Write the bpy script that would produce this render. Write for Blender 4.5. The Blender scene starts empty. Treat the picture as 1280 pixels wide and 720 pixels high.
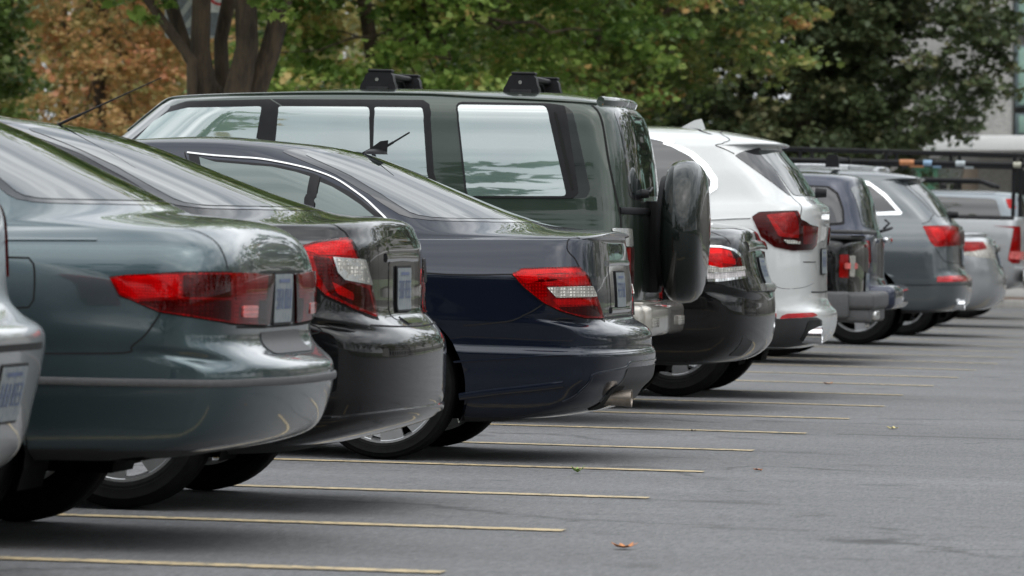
import bpy, bmesh, math, random
import numpy as np
from mathutils import Vector, Matrix, geometry
from mathutils.bvhtree import BVHTree
R_ = math.radians
scene = bpy.context.scene
COL = scene.collection
SLOPE = 0.024                     # the lot falls gently towards +X for drainage
LOG = []
random.seed(7)
RNG = np.random.default_rng(11)

# ------------------------------------------------------------------ objects
def link(name, me, parent=None, mat=None):
    o = bpy.data.objects.new(name, me); COL.objects.link(o)
    if parent is not None: o.parent = parent
    if mat is not None and me is not None: me.materials.append(mat)
    return o
def tag(o, label=None, cat=None, group=None, kind=None):
    if label: o['label'] = label
    if cat: o['category'] = cat
    if group: o['group'] = group
    if kind: o['kind'] = kind
    return o
def smooth(me, ang=35):
    me.polygons.foreach_set('use_smooth', [True]*len(me.polygons))
    if ang is not None:
        bm = bmesh.new(); bm.from_mesh(me)
        for e in bm.edges:
            if len(e.link_faces) == 2 and e.calc_face_angle(0) > R_(ang): e.smooth = False
        bm.to_mesh(me); bm.free()
def mesh_obj(name, verts, faces, mat, parent=None, sm=35):
    me = bpy.data.meshes.new(name)
    me.from_pydata([tuple(v) for v in verts], [], [tuple(f) for f in faces]); me.update()
    if sm: smooth(me, sm)
    return link(name, me, parent, mat)
class MB:
    """collects simple solids, then builds them as one mesh object"""
    def __init__(s): s.bm = bmesh.new()
    def box(s, c, d, rot=None, bev=0.0, seg=2):
        t = bmesh.new(); bmesh.ops.create_cube(t, size=1)
        bmesh.ops.scale(t, vec=Vector(d), verts=t.verts)
        if bev > 0: bmesh.ops.bevel(t, geom=list(t.edges), offset=bev, segments=seg, profile=.5, affect='EDGES')
        M = Matrix.Translation(Vector(c)) @ (rot.to_4x4() if rot is not None else Matrix())
        s.add(t, M); return s
    def add(s, t, M=Matrix()):
        bmesh.ops.transform(t, matrix=M, verts=t.verts)
        me = bpy.data.meshes.new('tmp'); t.to_mesh(me); t.free(); s.bm.from_mesh(me); bpy.data.meshes.remove(me)
    def tube(s, pts, r, n=10, caps=True):
        pts = [Vector(p) for p in pts]; rs = r if isinstance(r, (list, tuple)) else [r]*len(pts)
        rings = []; prev = None
        for i, p in enumerate(pts):
            t = (pts[min(i+1, len(pts)-1)]-pts[max(i-1, 0)]).normalized()
            if prev is None:
                a = Vector((0, 0, 1)) if abs(t.z) < .9 else Vector((1, 0, 0)); prev = t.cross(a).normalized()
            else: prev = (prev-t*prev.dot(t)).normalized()
            b = t.cross(prev)
            rings.append([s.bm.verts.new(p+(prev*math.cos(k*2*math.pi/n)+b*math.sin(k*2*math.pi/n))*rs[i]) for k in range(n)])
        for i in range(len(rings)-1):
            for k in range(n): s.bm.faces.new((rings[i][k], rings[i][(k+1) % n], rings[i+1][(k+1) % n], rings[i+1][k]))
        if caps: s.bm.faces.new(rings[0][::-1]); s.bm.faces.new(rings[-1])
        return s
    def lathe(s, prof, c=(0, 0, 0), axis='y', n=40, closed=False):
        """prof: (distance along axis, radius)"""
        c = Vector(c); rings = []
        for a, r in prof:
            ring = []
            for k in range(n):
                q = k*2*math.pi/n; u, w = r*math.cos(q), r*math.sin(q)
                v = {'y': (u, a, w), 'x': (a, u, w), 'z': (u, w, a)}[axis]
                ring.append(s.bm.verts.new(c+Vector(v)))
            rings.append(ring)
        m = len(rings)
        for i in range(m if closed else m-1):
            A, B = rings[i], rings[(i+1) % m]
            for k in range(n): s.bm.faces.new((A[k], A[(k+1) % n], B[(k+1) % n], B[k]))
        if not closed:
            s.bm.faces.new(rings[0][::-1]); s.bm.faces.new(rings[-1])
        return s
    def prism(s, poly, h, M=Matrix()):
        t = bmesh.new()
        f = t.faces.new([t.verts.new((x, y, 0)) for x, y in poly])
        r = bmesh.ops.extrude_face_region(t, geom=[f])
        bmesh.ops.translate(t, vec=(0, 0, h), verts=[v for v in r['geom'] if isinstance(v, bmesh.types.BMVert)])
        s.add(t, M); return s
    def build(s, name, mat, parent=None, sm=35):
        bmesh.ops.recalc_face_normals(s.bm, faces=s.bm.faces)
        me = bpy.data.meshes.new(name); s.bm.to_mesh(me); s.bm.free()
        if sm: smooth(me, sm)
        return link(name, me, parent, mat)

# ------------------------------------------------------------------ materials
def new_mat(name):
    m = bpy.data.materials.new(name); m.use_nodes = True
    return m, m.node_tree, m.node_tree.nodes['Principled BSDF']
def N(nt, typ, **kw):
    n = nt.nodes.new(typ)
    for k, v in kw.items():
        if k in n.inputs.keys() if isinstance(k, str) else False: n.inputs[k].default_value = v
        else: setattr(n, k, v)
    return n
def noise(nt, scale, detail=3, rough=.5, coord='Object', vec=None, stretch=None):
    n = nt.nodes.new('ShaderNodeTexNoise'); n.inputs['Scale'].default_value = scale
    n.inputs['Detail'].default_value = detail; n.inputs['Roughness'].default_value = rough
    if vec is None:
        tc = nt.nodes.new('ShaderNodeTexCoord'); vec = tc.outputs[coord]
    if stretch:
        mp = nt.nodes.new('ShaderNodeMapping'); mp.inputs['Scale'].default_value = stretch
        nt.links.new(vec, mp.inputs['Vector']); vec = mp.outputs['Vector']
    nt.links.new(vec, n.inputs['Vector'])
    return n
def ramp(nt, src, stops):
    r = nt.nodes.new('ShaderNodeValToRGB'); e = r.color_ramp.elements
    while len(e) < len(stops): e.new(.5)
    for i, (p, c) in enumerate(stops):
        e[i].position = p; e[i].color = (c, c, c, 1) if isinstance(c, (int, float)) else (*c, 1)
    nt.links.new(src, r.inputs['Fac']); return r
def mixc(nt, fac, a, b, mode='MIX'):
    m = nt.nodes.new('ShaderNodeMix'); m.data_type = 'RGBA'; m.blend_type = mode
    for s, v in ((m.inputs[0], fac), (m.inputs[6], a), (m.inputs[7], b)):
        if hasattr(v, 'links') or hasattr(v, 'is_output'): nt.links.new(v, s)
        elif isinstance(v, (int, float)): s.default_value = v
        else: s.default_value = (*v, 1)
    return m.outputs[2]
def bump(nt, bs, src, strength, dist=.01):
    b = nt.nodes.new('ShaderNodeBump'); b.inputs['Strength'].default_value = strength; b.inputs['Distance'].default_value = dist
    nt.links.new(src, b.inputs['Height']); nt.links.new(b.outputs['Normal'], bs.inputs['Normal']); return b
def paint(name, col, metal=.4, rough=.3, dust=.06, spec=.25, cior=1.62):
    m, nt, bs = new_mat(name)
    n = noise(nt, 5, 6, .6); n2 = noise(nt, 900, 2)
    d = ramp(nt, n.outputs['Fac'], [(.35, 0.0), (.75, 1.0)])
    flake = ramp(nt, n2.outputs['Fac'], [(.3, .8), (.7, 1.25)])
    base = mixc(nt, 1.0, col, flake.outputs['Color'], 'MULTIPLY')
    mul = nt.nodes.new('ShaderNodeMath'); mul.operation = 'MULTIPLY'; mul.inputs[1].default_value = dust
    nt.links.new(d.outputs['Color'], mul.inputs[0])
    nt.links.new(mixc(nt, mul.outputs[0], base, (.17, .16, .145)), bs.inputs['Base Color'])
    bs.inputs['Metallic'].default_value = metal; bs.inputs['Roughness'].default_value = rough
    bs.inputs['Coat Weight'].default_value = 1.0; bs.inputs['Coat IOR'].default_value = cior; bs.inputs['Specular IOR Level'].default_value = spec
    cr = ramp(nt, n.outputs['Fac'], [(.35, .006), (.8, .04)]); nt.links.new(cr.outputs['Color'], bs.inputs['Coat Roughness'])
    w = noise(nt, 2.2, 2)                                            # faint orange-peel and panel waviness
    b = bump(nt, bs, w.outputs['Fac'], .03, .02); nt.links.new(b.outputs['Normal'], bs.inputs['Coat Normal'])
    return m
def plain(name, col, rough=.5, metal=0.0, ior=1.5, coat=0.0, var=.25, scale=18, bmp=0.0):
    m, nt, bs = new_mat(name)
    n = noise(nt, scale, 5, .6)
    r = ramp(nt, n.outputs['Fac'], [(.25, 1-var), (.75, 1+var)])
    nt.links.new(mixc(nt, 1.0, col, r.outputs['Color'], 'MULTIPLY'), bs.inputs['Base Color'])
    bs.inputs['Roughness'].default_value = rough; bs.inputs['Metallic'].default_value = metal
    bs.inputs['IOR'].default_value = ior; bs.inputs['Coat Weight'].default_value = coat; bs.inputs['Coat Roughness'].default_value = .04
    if bmp: bump(nt, bs, n.outputs['Fac'], bmp)
    return m
def lens(name, col, ribs=140.0, depth=.5, metal=.15):
    m, nt, bs = new_mat(name)
    tc = nt.nodes.new('ShaderNodeTexCoord')
    w = nt.nodes.new('ShaderNodeTexWave'); w.inputs['Scale'].default_value = ribs/6.3; w.bands_direction = 'Z'
    w.inputs['Distortion'].default_value = .3
    nt.links.new(tc.outputs['Object'], w.inputs['Vector'])
    n = noise(nt, 14, 3)
    a = ramp(nt, w.outputs['Fac'], [(0, 1-depth), (1, 1.15)]); b = ramp(nt, n.outputs['Fac'], [(.3, .55), (.7, 1.25)])
    c = mixc(nt, 1.0, col, a.outputs['Color'], 'MULTIPLY')
    nt.links.new(mixc(nt, 1.0, c, b.outputs['Color'], 'MULTIPLY'), bs.inputs['Base Color'])
    bs.inputs['Metallic'].default_value = metal; bs.inputs['Roughness'].default_value = .22
    bs.inputs['Coat Weight'].default_value = 1; bs.inputs['Coat Roughness'].default_value = .02
    bump(nt, bs, w.outputs['Fac'], .25, .004)
    return m
def glass(name, col, ior=2.0):
    m, nt, bs = new_mat(name)
    n = noise(nt, 1.3, 3); r = ramp(nt, n.outputs['Fac'], [(.3, .7), (.7, 1.3)])
    nt.links.new(mixc(nt, 1.0, col, r.outputs['Color'], 'MULTIPLY'), bs.inputs['Base Color'])
    bs.inputs['IOR'].default_value = ior; bs.inputs['Roughness'].default_value = .015
    w = noise(nt, 1.7, 1); bump(nt, bs, w.outputs['Fac'], .05, .02)
    return m

# ------------------------------------------------------------------ camera (a long lens on the near end of the row)
FPX = 7000.0/1280*1024
CAM_H = 1.04
_th = math.atan((1625-640)/7000.0); _ph = math.atan((360-308)/7000.0)
CF = Vector((-math.sin(_th)*math.cos(_ph), math.cos(_th)*math.cos(_ph), -math.sin(_ph)))
CR = Vector((math.cos(_th), math.sin(_th), 0)); CU = CR.cross(CF)
CC = Vector((0, 0, CAM_H))
cam_d = bpy.data.cameras.new('camera'); cam = bpy.data.objects.new('camera', cam_d); COL.objects.link(cam)
cam.matrix_world = Matrix.Translation(CC) @ Matrix((CR, CU, -CF)).transposed().to_4x4()
cam_d.sensor_width = 36; cam_d.lens = 36*7000/1280; cam_d.clip_end = 3000; cam_d.clip_start = .5
cam_d.dof.use_dof = True; cam_d.dof.focus_distance = 25.5; cam_d.dof.aperture_fstop = 9.0
scene.camera = cam
def px_ray(px, py): return (CF + CR*((px-640)/7000.0) - CU*((py-360)/7000.0)).normalized()
def at(px, py, Y):
    """the point of the vertical plane y = Y that the photograph shows at (px, py)"""
    r = px_ray(px, py); return CC + r*(Y/r.y)
def ground_z(x): return -SLOPE*x

# ------------------------------------------------------------------ lofted car bodies
def pchip(xs, ys, q):
    xs = np.asarray(xs, float); ys = np.asarray(ys, float); h = np.diff(xs)
    sh = ys.shape[1:]; h_ = h.reshape((-1,)+(1,)*len(sh)); d = np.diff(ys, axis=0)/h_
    m = np.zeros_like(ys)
    if len(xs) > 2:
        w1 = 2*h_[1:]+h_[:-1]; w2 = h_[1:]+2*h_[:-1]
        a, b = d[:-1], d[1:]; ok = (a*b) > 0
        with np.errstate(divide='ignore', invalid='ignore'):
            mm = (w1+w2)/(w1/np.where(ok, a, 1)+w2/np.where(ok, b, 1))
        m[1:-1] = np.where(ok, mm, 0)
    m[0] = d[0]; m[-1] = d[-1]
    q = np.clip(np.asarray(q, float), xs[0], xs[-1]); i = np.clip(np.searchsorted(xs, q, side='right')-1, 0, len(xs)-2)
    t = ((q-xs[i])/h[i]).reshape((-1,)+(1,)*len(sh)); hh = h[i].reshape((-1,)+(1,)*len(sh))
    return ((1+2*t)*(1-t)**2*ys[i] + t*(1-t)**2*hh*m[i] + t*t*(3-2*t)*ys[i+1] + t*t*(t-1)*hh*m[i+1])
def resample(P, n):
    s = np.concatenate([[0], np.cumsum(np.linalg.norm(np.diff(P, axis=0), axis=1))]); q = np.linspace(0, s[-1], n)
    return np.stack([np.interp(q, s, P[:, k]) for k in range(P.shape[1])], 1)
NR, NS, NF = 34, 70, 18
def half_loop(L, taper):
    """plan outline of one level from the rear centre along the left side to the front centre"""
    zr, xr, hw, a, p, zs, zf, xf = L[:8]; cr = L[8] if len(L) > 8 else 0
    af = min(.55, (xf-xr)*.3); pf = 2.5
    xa, xb = xr+a, xf-af
    W = lambda x: hw*taper(x)
    q = np.linspace(0, math.pi/2, 300)
    rear = np.stack([xa-a*np.cos(q)**(2/p), W(xa)*np.sin(q)**(2/p)], 1)
    if a < .22:                                                       # tight corner on a gently bowed bumper
        bw = .065; rear[:, 0] += bw*(np.abs(rear[:, 1])/W(xa))**2.2; xa += bw
    sx = np.linspace(xa, xb, NS+2)[1:-1]; side = np.stack([sx, [W(x) for x in sx]], 1)
    q = q[::-1]
    front = np.stack([xb+af*np.cos(q)**(2/pf), W(xb)*np.sin(q)**(2/pf)], 1)
    P = np.concatenate([resample(rear, NR), side, resample(front, NF)])
    zz = pchip([xr-.02, xr+(xf-xr)*.5, xf+.02], [zr, zs, zf], P[:, 0])
    zz = zz+cr*((1-np.clip(P[:, 1]/hw, 0, 1)**2)-1)                    # lids and hoods are crowned
    return np.concatenate([P, zz[:, None]], 1)
class Body:
    def __init__(s, levels, taper=lambda x: 1.0, sub=5, relax=2):
        s.sub = sub
        H = np.array([half_loop(L, taper) for L in levels])          # M x N x 3
        c = np.concatenate([[0], np.cumsum(np.mean(np.linalg.norm(np.diff(H, axis=0), axis=2), axis=1))])
        q = np.concatenate([np.linspace(c[i], c[i+1], sub, endpoint=False) for i in range(len(c)-1)]+[[c[-1]]])
        G = pchip(c, H, q)
        for _ in range(relax):                                        # rounds the creases to a few millimetres
            G[1:-1] = G[1:-1]*.5+(G[:-2]+G[2:])*.25
        G[:, 0, 1] = 0; G[:, -1, 1] = 0
        right = G[:, ::-1].copy(); right[:, :, 1] *= -1
        s.G = np.concatenate([right, G[:, 1:]], axis=1)               # u runs front - right - rear - left - front
        s.M, s.U = s.G.shape[:2]; s.uc = G.shape[1]-1                 # uc: column of the rear centre
        V = s.G.reshape(-1, 3); s.faces = []
        for j in range(s.M-1):
            for i in range(s.U-1): s.faces.append((j*s.U+i, j*s.U+i+1, (j+1)*s.U+i+1, (j+1)*s.U+i))
        s.bvh = BVHTree.FromPolygons([Vector(v) for v in V], s.faces)
    def eval(s, u, v):
        u = u % (s.U-1.0); v = min(max(v, 0), s.M-1.001); i, j = min(int(u), s.U-2), int(v); a, b = u-i, v-j; G = s.G
        P = (G[j, i]*(1-a)+G[j, i+1]*a)*(1-b)+(G[j+1, i]*(1-a)+G[j+1, i+1]*a)*b
        return Vector(P)
    def normal(s, u, v):
        e = .6
        du = s.eval(u+e, v)-s.eval(u-e, v); dv = s.eval(u, v+e)-s.eval(u, v-e)
        n = dv.cross(du); n.normalize()
        return n
    def cast(s, o, d):
        loc, n, fi, dist = s.bvh.ray_cast(Vector(o), Vector(d).normalized())
        if loc is None: return None
        j, i = divmod(fi, s.U-1); u, v = i+.5, j+.5
        for _ in range(12):
            P = s.eval(u, v); e = .02
            du = (s.eval(u+e, v)-P)/e; dv = (s.eval(u, v+e)-P)/e; r = loc-P
            a, b, c = du.dot(du), du.dot(dv), dv.dot(dv); det = a*c-b*b
            if abs(det) < 1e-14: break
            p, q = r.dot(du), r.dot(dv)
            u += max(-.5, min(.5, (c*p-b*q)/det)); v += max(-.5, min(.5, (a*q-b*p)/det))
        return (u, v)
class Car:
    def __init__(s, name, label, cat, Xr, Yc, levels, mat, taper=lambda x: 1.0, wheels=None, under=.24, sub=5, group='cars parked along the row', relax=2, k=1.0):
        s.k = k; Z = lambda z: .97+(z-.97)*k
        levels = [(Z(a[0]), a[1]*k)+a[2:5]+(Z(a[5]), Z(a[6]))+a[7:] for a in levels]
        s.root = bpy.data.objects.new(name, None); COL.objects.link(s.root); s.root.empty_display_size = .3
        c = 1/math.sqrt(1+SLOPE**2); f = Vector((-c, 0, SLOPE*c)); l = Vector((0, -1, 0)); up = f.cross(l)
        s.M = Matrix.Translation((Xr, Yc, ground_z(Xr)+.004)) @ Matrix((f, l, up)).transposed().to_4x4()
        s.root.matrix_world = s.M; s.inv = s.M.inverted()
        tag(s.root, label, cat, group)
        s.B = Body(levels, taper, sub, relax); s.paint = mat
        s.wheels = wheels or []
        s.shell(under)
        s.O = s.inv @ CC
    # -- pieces
    def shell(s, under):
        B = s.B; V = B.G.reshape(-1, 3).copy(); faces = B.faces
        if s.wheels:
            keep = []; ins = np.zeros(len(V), bool); arch = np.zeros(len(V), int)-1
            for k, (wx, r, R, hwy) in enumerate(s.wheels):
                d = np.hypot(V[:, 0]-wx, V[:, 2]-r); m = (d < R) & (np.abs(V[:, 1]) > .3); ins |= m; arch[m] = k
            for f in faces:
                if not all(ins[i] for i in f): keep.append(f)
            for i in np.nonzero(ins)[0]:
                wx, r, R, hwy = s.wheels[arch[i]]; dx, dz = V[i, 0]-wx, V[i, 2]-r; d = max(math.hypot(dx, dz), 1e-4)
                V[i, 0] = wx+dx/d*R; V[i, 2] = r+dz/d*R
            faces = keep
        me = bpy.data.meshes.new('body'); me.from_pydata([tuple(v) for v in V], [], faces)
        bm = bmesh.new(); bm.from_mesh(me); bmesh.ops.remove_doubles(bm, verts=bm.verts, dist=.0006)
        for v in [v for v in bm.verts if not v.link_faces]: bm.verts.remove(v)
        bmesh.ops.recalc_face_normals(bm, faces=bm.faces); bm.to_mesh(me); bm.free(); smooth(me, 50)
        s.body = link('body', me, s.root, s.paint); me.materials.append(MT['dark_plastic'])
        zl = s.B.G[s.B.sub, :, 2].max()-.002
        for f in me.polygons:
            if all(me.vertices[i].co.z < zl for i in f.vertices): f.material_index = 1
        # dark floor pan and wheel housings
        lo = B.G[0]; x0, x1 = lo[:, 0].min()+.05, lo[:, 0].max()-.05; w = np.abs(lo[:, 1]).max()-.03
        m = MB(); xm = [x0]
        for (wx, r, R, hwy) in s.wheels: xm += [wx-R, wx+R]
        xm.append(x1); xm = sorted(xm); z = max(under, lo[:, 2].mean())+.015
        for k in range(0, len(xm)-1, 1):
            inner = any(abs((xm[k]+xm[k+1])/2-q[0]) < .1 for q in s.wheels)
            if xm[k+1]-xm[k] > .01: m.box(((xm[k]+xm[k+1])/2, 0, z+.03), (xm[k+1]-xm[k]-.004, 1.0 if inner else 2*w, .06))
        m.build('floor_pan', MT['under'], s.root, None)
        for (wx, r, R, hwy) in s.wheels:
            for sg in (1, -1):
                verts = []; fs = []; n = 20; R2 = R+.012
                for k in range(n+1):
                    q = math.pi*(-.12+1.24*k/n)
                    for y in (hwy-.012, .52): verts.append((wx+R2*math.cos(q), sg*y, r+R2*math.sin(q)))
                for k in range(n): fs.append((2*k, 2*k+1, 2*k+3, 2*k+2))
                fs.append(tuple(2*k+1 for k in range(n+1)))
                mesh_obj('wheel_housing', verts, fs, MT['under'], s.root, None)
    def uv(s, p):
        k = p[0]
        if s.k != 1 and k != 'c':                                     # measured at another distance
            Z = lambda z: .97+(z-.97)*s.k
            p = {'s': lambda: ('s', p[1]*s.k, Z(p[2])), 'r': lambda: ('r', p[1], Z(p[2])), 't': lambda: ('t', p[1]*s.k, p[2]), 'f': lambda: ('f', p[1], Z(p[2])), 'uv': lambda: p}[k]()
        if k == 'c':
            
            for dx in [(q, 0) for q in range(0, 24, 2)]+[(0, q) for q in range(1, 12)]:                                # just past the outline: the nearest point on the body
                d = s.inv.to_3x3() @ px_ray(p[1]-dx[0], p[2]+dx[1]); r = s.B.cast(s.O, d)
                if r: break
        elif k == 's': r = s.B.cast((p[1], 4, p[2]), (0, -1, 0))
        elif k in 'rf':
            xm = s.B.G[:, :, 0].max()*.5; y = p[1]; r = None
            for _ in range(14):                                       # keep to the end of the car that is meant
                r = s.B.cast((-3 if k == 'r' else 9, y, p[2]), (1 if k == 'r' else -1, 0, 0))
                if r and (s.B.eval(*r).x < xm) == (k == 'r'):
                    if k == 'f' and r[0] < s.B.uc: r = (r[0]+s.B.U-1, r[1])  # the front centre is the seam of the grid
                    break
                r = None; y *= .93
        elif k == 't': r = s.B.cast((p[1], p[2], 4), (0, 0, -1))
        elif k == 'uv': return (p[1], p[2])
        if r is None: LOG.append((s.root.get('label'), p))
        return r
    def poly(s, pts, rnd=0.0, mirror=False):
        out = []; n = len(pts); same = lambda p, q: p[0] == q[0] != 'uv'
        for i, c in enumerate(pts):                                   # round the corners, keep straight edges straight
            a, b = pts[i-1], pts[(i+1) % n]
            if rnd and same(a, c) and same(c, b):
                ca = np.array(c[1:], float); A = ca+(np.array(a[1:])-ca)*rnd; Bq = ca+(np.array(b[1:])-ca)*rnd
                for t in (0, .33, .67, 1): out.append((c[0],)+tuple((1-t)**2*A+2*t*(1-t)*ca+t*t*Bq))
            else: out.append(c)
        P = []; n = len(out)
        for i, c in enumerate(out):
            P.append(s.uv(c)); d = out[(i+1) % n]
            if same(c, d):
                l = math.hypot(d[1]-c[1], d[2]-c[2]); k = int(l/(14 if c[0] == 'c' else .13))
                for j in range(1, k+1): P.append(s.uv((c[0], c[1]+(d[1]-c[1])*j/(k+1), c[2]+(d[2]-c[2])*j/(k+1))))
        P = [q for q in P if q]
        if mirror: P = [(2*s.B.uc-u, v) for u, v in P][::-1]
        return P
    def patch(s, name, pts, mat, off=.004, parent=None, rnd=.12, mirror=False, skirt=.006, dome=0.0, label=None):
        if name == 'tail_lamp':
            hs = s.patch('lamp_housing', pts, MT['refl_dark'] if mat is MT['red_deep'] else MT['housing'], .0025, None, rnd, mirror, .004)
            mat = MT['red_cover_dark'] if mat is MT['red_deep'] else MT['red_cover']; off = max(off, .011); skirt = max(skirt, .011)
            o = s.patch('lamp_cover', pts, mat, off, None, rnd, mirror, skirt, dome); o.name = 'tail_lamp'; hs.parent = o
            return o
        if name == 'reflector' and parent is not None:
            off = .006 if off < .0146 or .0175 <= off <= .0195 else .0078; dome = .0015; skirt = .003
            if off == .0078 and mat is MT['gloss_black']: off = .0185
            mat = {MT['red_bright']: MT['refl_bright'], MT['red']: MT['refl_mid'], MT['red_deep']: MT['refl_dark'], MT['pink']: MT['refl_bright']}.get(mat, mat)
            if mat is MT['clear']: off = .0165; skirt = .012
        if name in ('reverse_lens', 'lamp_bezel') and parent is not None: off = max(min(off, .0165), .0165)+dome*.5; skirt = .010
        P = s.poly(pts, rnd, mirror) if not isinstance(pts, np.ndarray) else [tuple(q) for q in pts]
        if len(P) < 3: return None
        bd = []
        for i in range(len(P)):
            a, b = np.array(P[i]), np.array(P[(i+1) % len(P)]); n = max(1, int(np.abs(b-a).max()/.6))
            for k in range(n): bd.append(a+(b-a)*k/n)
        bd = np.array(bd); lo, hi = bd.min(0), bd.max(0)
        pts2 = [Vector(q) for q in bd]; nb = len(pts2)
        su = max(.8, (hi[0]-lo[0])/60); sv = max(.8, (hi[1]-lo[1])/60)
        x = lo[0]+su*.5
        while x < hi[0]:
            y = lo[1]+sv*.5
            while y < hi[1]:
                c = False; j = nb-1
                for i in range(nb):
                    if (bd[i][1] > y) != (bd[j][1] > y) and x < (bd[j][0]-bd[i][0])*(y-bd[i][1])/(bd[j][1]-bd[i][1])+bd[i][0]: c = not c
                    j = i
                if c and np.min(np.abs(bd-np.array((x, y))).max(1)) > .35: pts2.append(Vector((x, y)))
                y += sv
            x += su
        r = geometry.delaunay_2d_cdt(pts2, [], [list(range(nb))], 1, 1e-5)
        vs, fs = r[0], r[2]
        out = []; nrm = []
        for q in vs:
            n = s.B.normal(q.x, q.y); o = off
            if dome:
                dd = float(np.min(np.abs(bd-np.array((q.x, q.y))).max(1))); o += dome*(1-math.exp(-dd/2.5))
            out.append(s.B.eval(q.x, q.y)+n*o); nrm.append(n)
        cnt = {}
        for f in fs:
            for a, b in zip(f, list(f[1:])+[f[0]]):
                cnt[(a, b)] = cnt.get((a, b), 0)+1
        fs = [tuple(f)[::-1] for f in fs]; cnt = {}
        for f in fs:
            for a, b in zip(f, list(f[1:])+[f[0]]): cnt[(a, b)] = 1
        faces = list(fs); low = {}
        for (a, b) in list(cnt):
            if (b, a) not in cnt:
                for q in (a, b):
                    if q not in low: low[q] = len(out); out.append(out[q]-nrm[q]*skirt)
                faces.append((b, a, low[a], low[b]))
        o = mesh_obj(name, out, faces, mat, parent if parent is not None else s.root, 50)
        if label: o['label'] = label
        return o
    def line(s, name, pts, width, mat, off=.0015, raised=0.0, parent=None, mirror=False, smoothn=0):
        """a panel gap or a trim strip that follows the body"""
        P = [q for q in (s.uv(p) for p in pts) if q]
        if mirror: P = [(2*s.B.uc-u, v) for u, v in P]
        if len(P) < 2: return None
        P = np.array(P, float)
        if len(P) > 2 and smoothn:
            c = np.arange(len(P)); P = pchip(c, P, np.linspace(0, len(P)-1, smoothn))
        D = []
        for i in range(len(P)-1):
            n = max(1, int(np.abs(P[i+1]-P[i]).max()/.7)); D += [P[i]+(P[i+1]-P[i])*k/n for k in range(n)]
        D.append(P[-1]); X = [s.B.eval(*q) for q in D]; verts = []; faces = []
        prof = [(-.5, off), (.5, off)] if not raised else [(-.5, -.002), (-.42, raised*.75), (-.2, raised), (.2, raised), (.42, raised*.75), (.5, -.002)]
        for i, q in enumerate(D):
            t = (X[min(i+1, len(X)-1)]-X[max(i-1, 0)]).normalized(); n = s.B.normal(*q); b = n.cross(t).normalized()
            for w, h in prof: verts.append(X[i]+b*(w*width)+n*h)
        k = len(prof)
        for i in range(len(D)-1):
            for j in range(k-1): faces.append((i*k+j, i*k+j+1, (i+1)*k+j+1, (i+1)*k+j))
        if raised: faces += [tuple(range(k)), tuple((len(D)-1)*k+j for j in range(k))[::-1]]
        return mesh_obj(name, verts, faces, mat, parent if parent is not None else s.root, 40)
    def both(s, fn, *a, **k):
        return [fn(*a, **k), fn(*a, mirror=True, **k)]
    def add_wheels(s, tyre_w=.205, rim=.21, spokes=5, style=0, rim_mat=None, ytrack=.76):
        for (wx, r, R, hwy) in s.wheels:
            for sg in (1, -1):
                wheel(s.root, (wx, sg*ytrack, r), sg, r, tyre_w, rim, spokes, rim_mat or MT['alloy'])
    def plate(s, z, w=.305, h=.155, y=0, off=.008, mat=None):
        R = lambda y0, z0, y1, z1: [('r', y0, z0), ('r', y0, z1), ('r', y1, z1), ('r', y1, z0)]
        kz = s.k; h = h/kz
        fr = s.patch('licence_plate', R(y+w/2+.008, z-h/2-.008, y-w/2-.008, z+h/2+.008), MT['black'], off-.002, rnd=.04)
        s.patch('plate_face', R(y+w/2, z-h/2, y-w/2, z+h/2), MT['plate'], off, fr, rnd=.05)
        verts = []; faces = []
        def quad(y0, z0, y1, z1, e=.002):
            k = len(verts); q = [s.uv(c) for c in R(y0, z0, y1, z1)]
            if None in q: return
            for u, v in q: verts.append(s.B.eval(u, v)+s.B.normal(u, v)*(off+e))
            faces.append((k, k+1, k+2, k+3))
        ch = h*.42; cw = w*.088; tk = w*.026; seed = int(abs(z*1000+w*10)+len(s.root.get('label')))
        rr = random.Random(seed)
        for i in range(6):                                            # dark blue characters too small to be read from here
            yc = y+w*(.385-.14*i-(.05 if i > 2 else 0)); zb = z-ch*.52
            seg = rr.sample(range(6), 4)
            for sgm in seg:
                a = {0: (yc+cw/2, zb+ch-tk, yc-cw/2, zb+ch), 1: (yc+cw/2, zb, yc-cw/2, zb+tk), 2: (yc+cw/2, zb, yc+cw/2-tk, zb+ch), 3: (yc-cw/2+tk, zb, yc-cw/2, zb+ch), 4: (yc+cw/2, zb+ch/2-tk/2, yc-cw/2, zb+ch/2+tk/2), 5: (yc+tk/2, zb, yc-tk/2, zb+ch)}[sgm]
                quad(*a)
        quad(y+w*.30, z+h*.33, y-w*.30, z+h*.40)
        mesh_obj('plate_characters', verts, faces, MT['plate_blue'], fr, None)
        return fr
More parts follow.
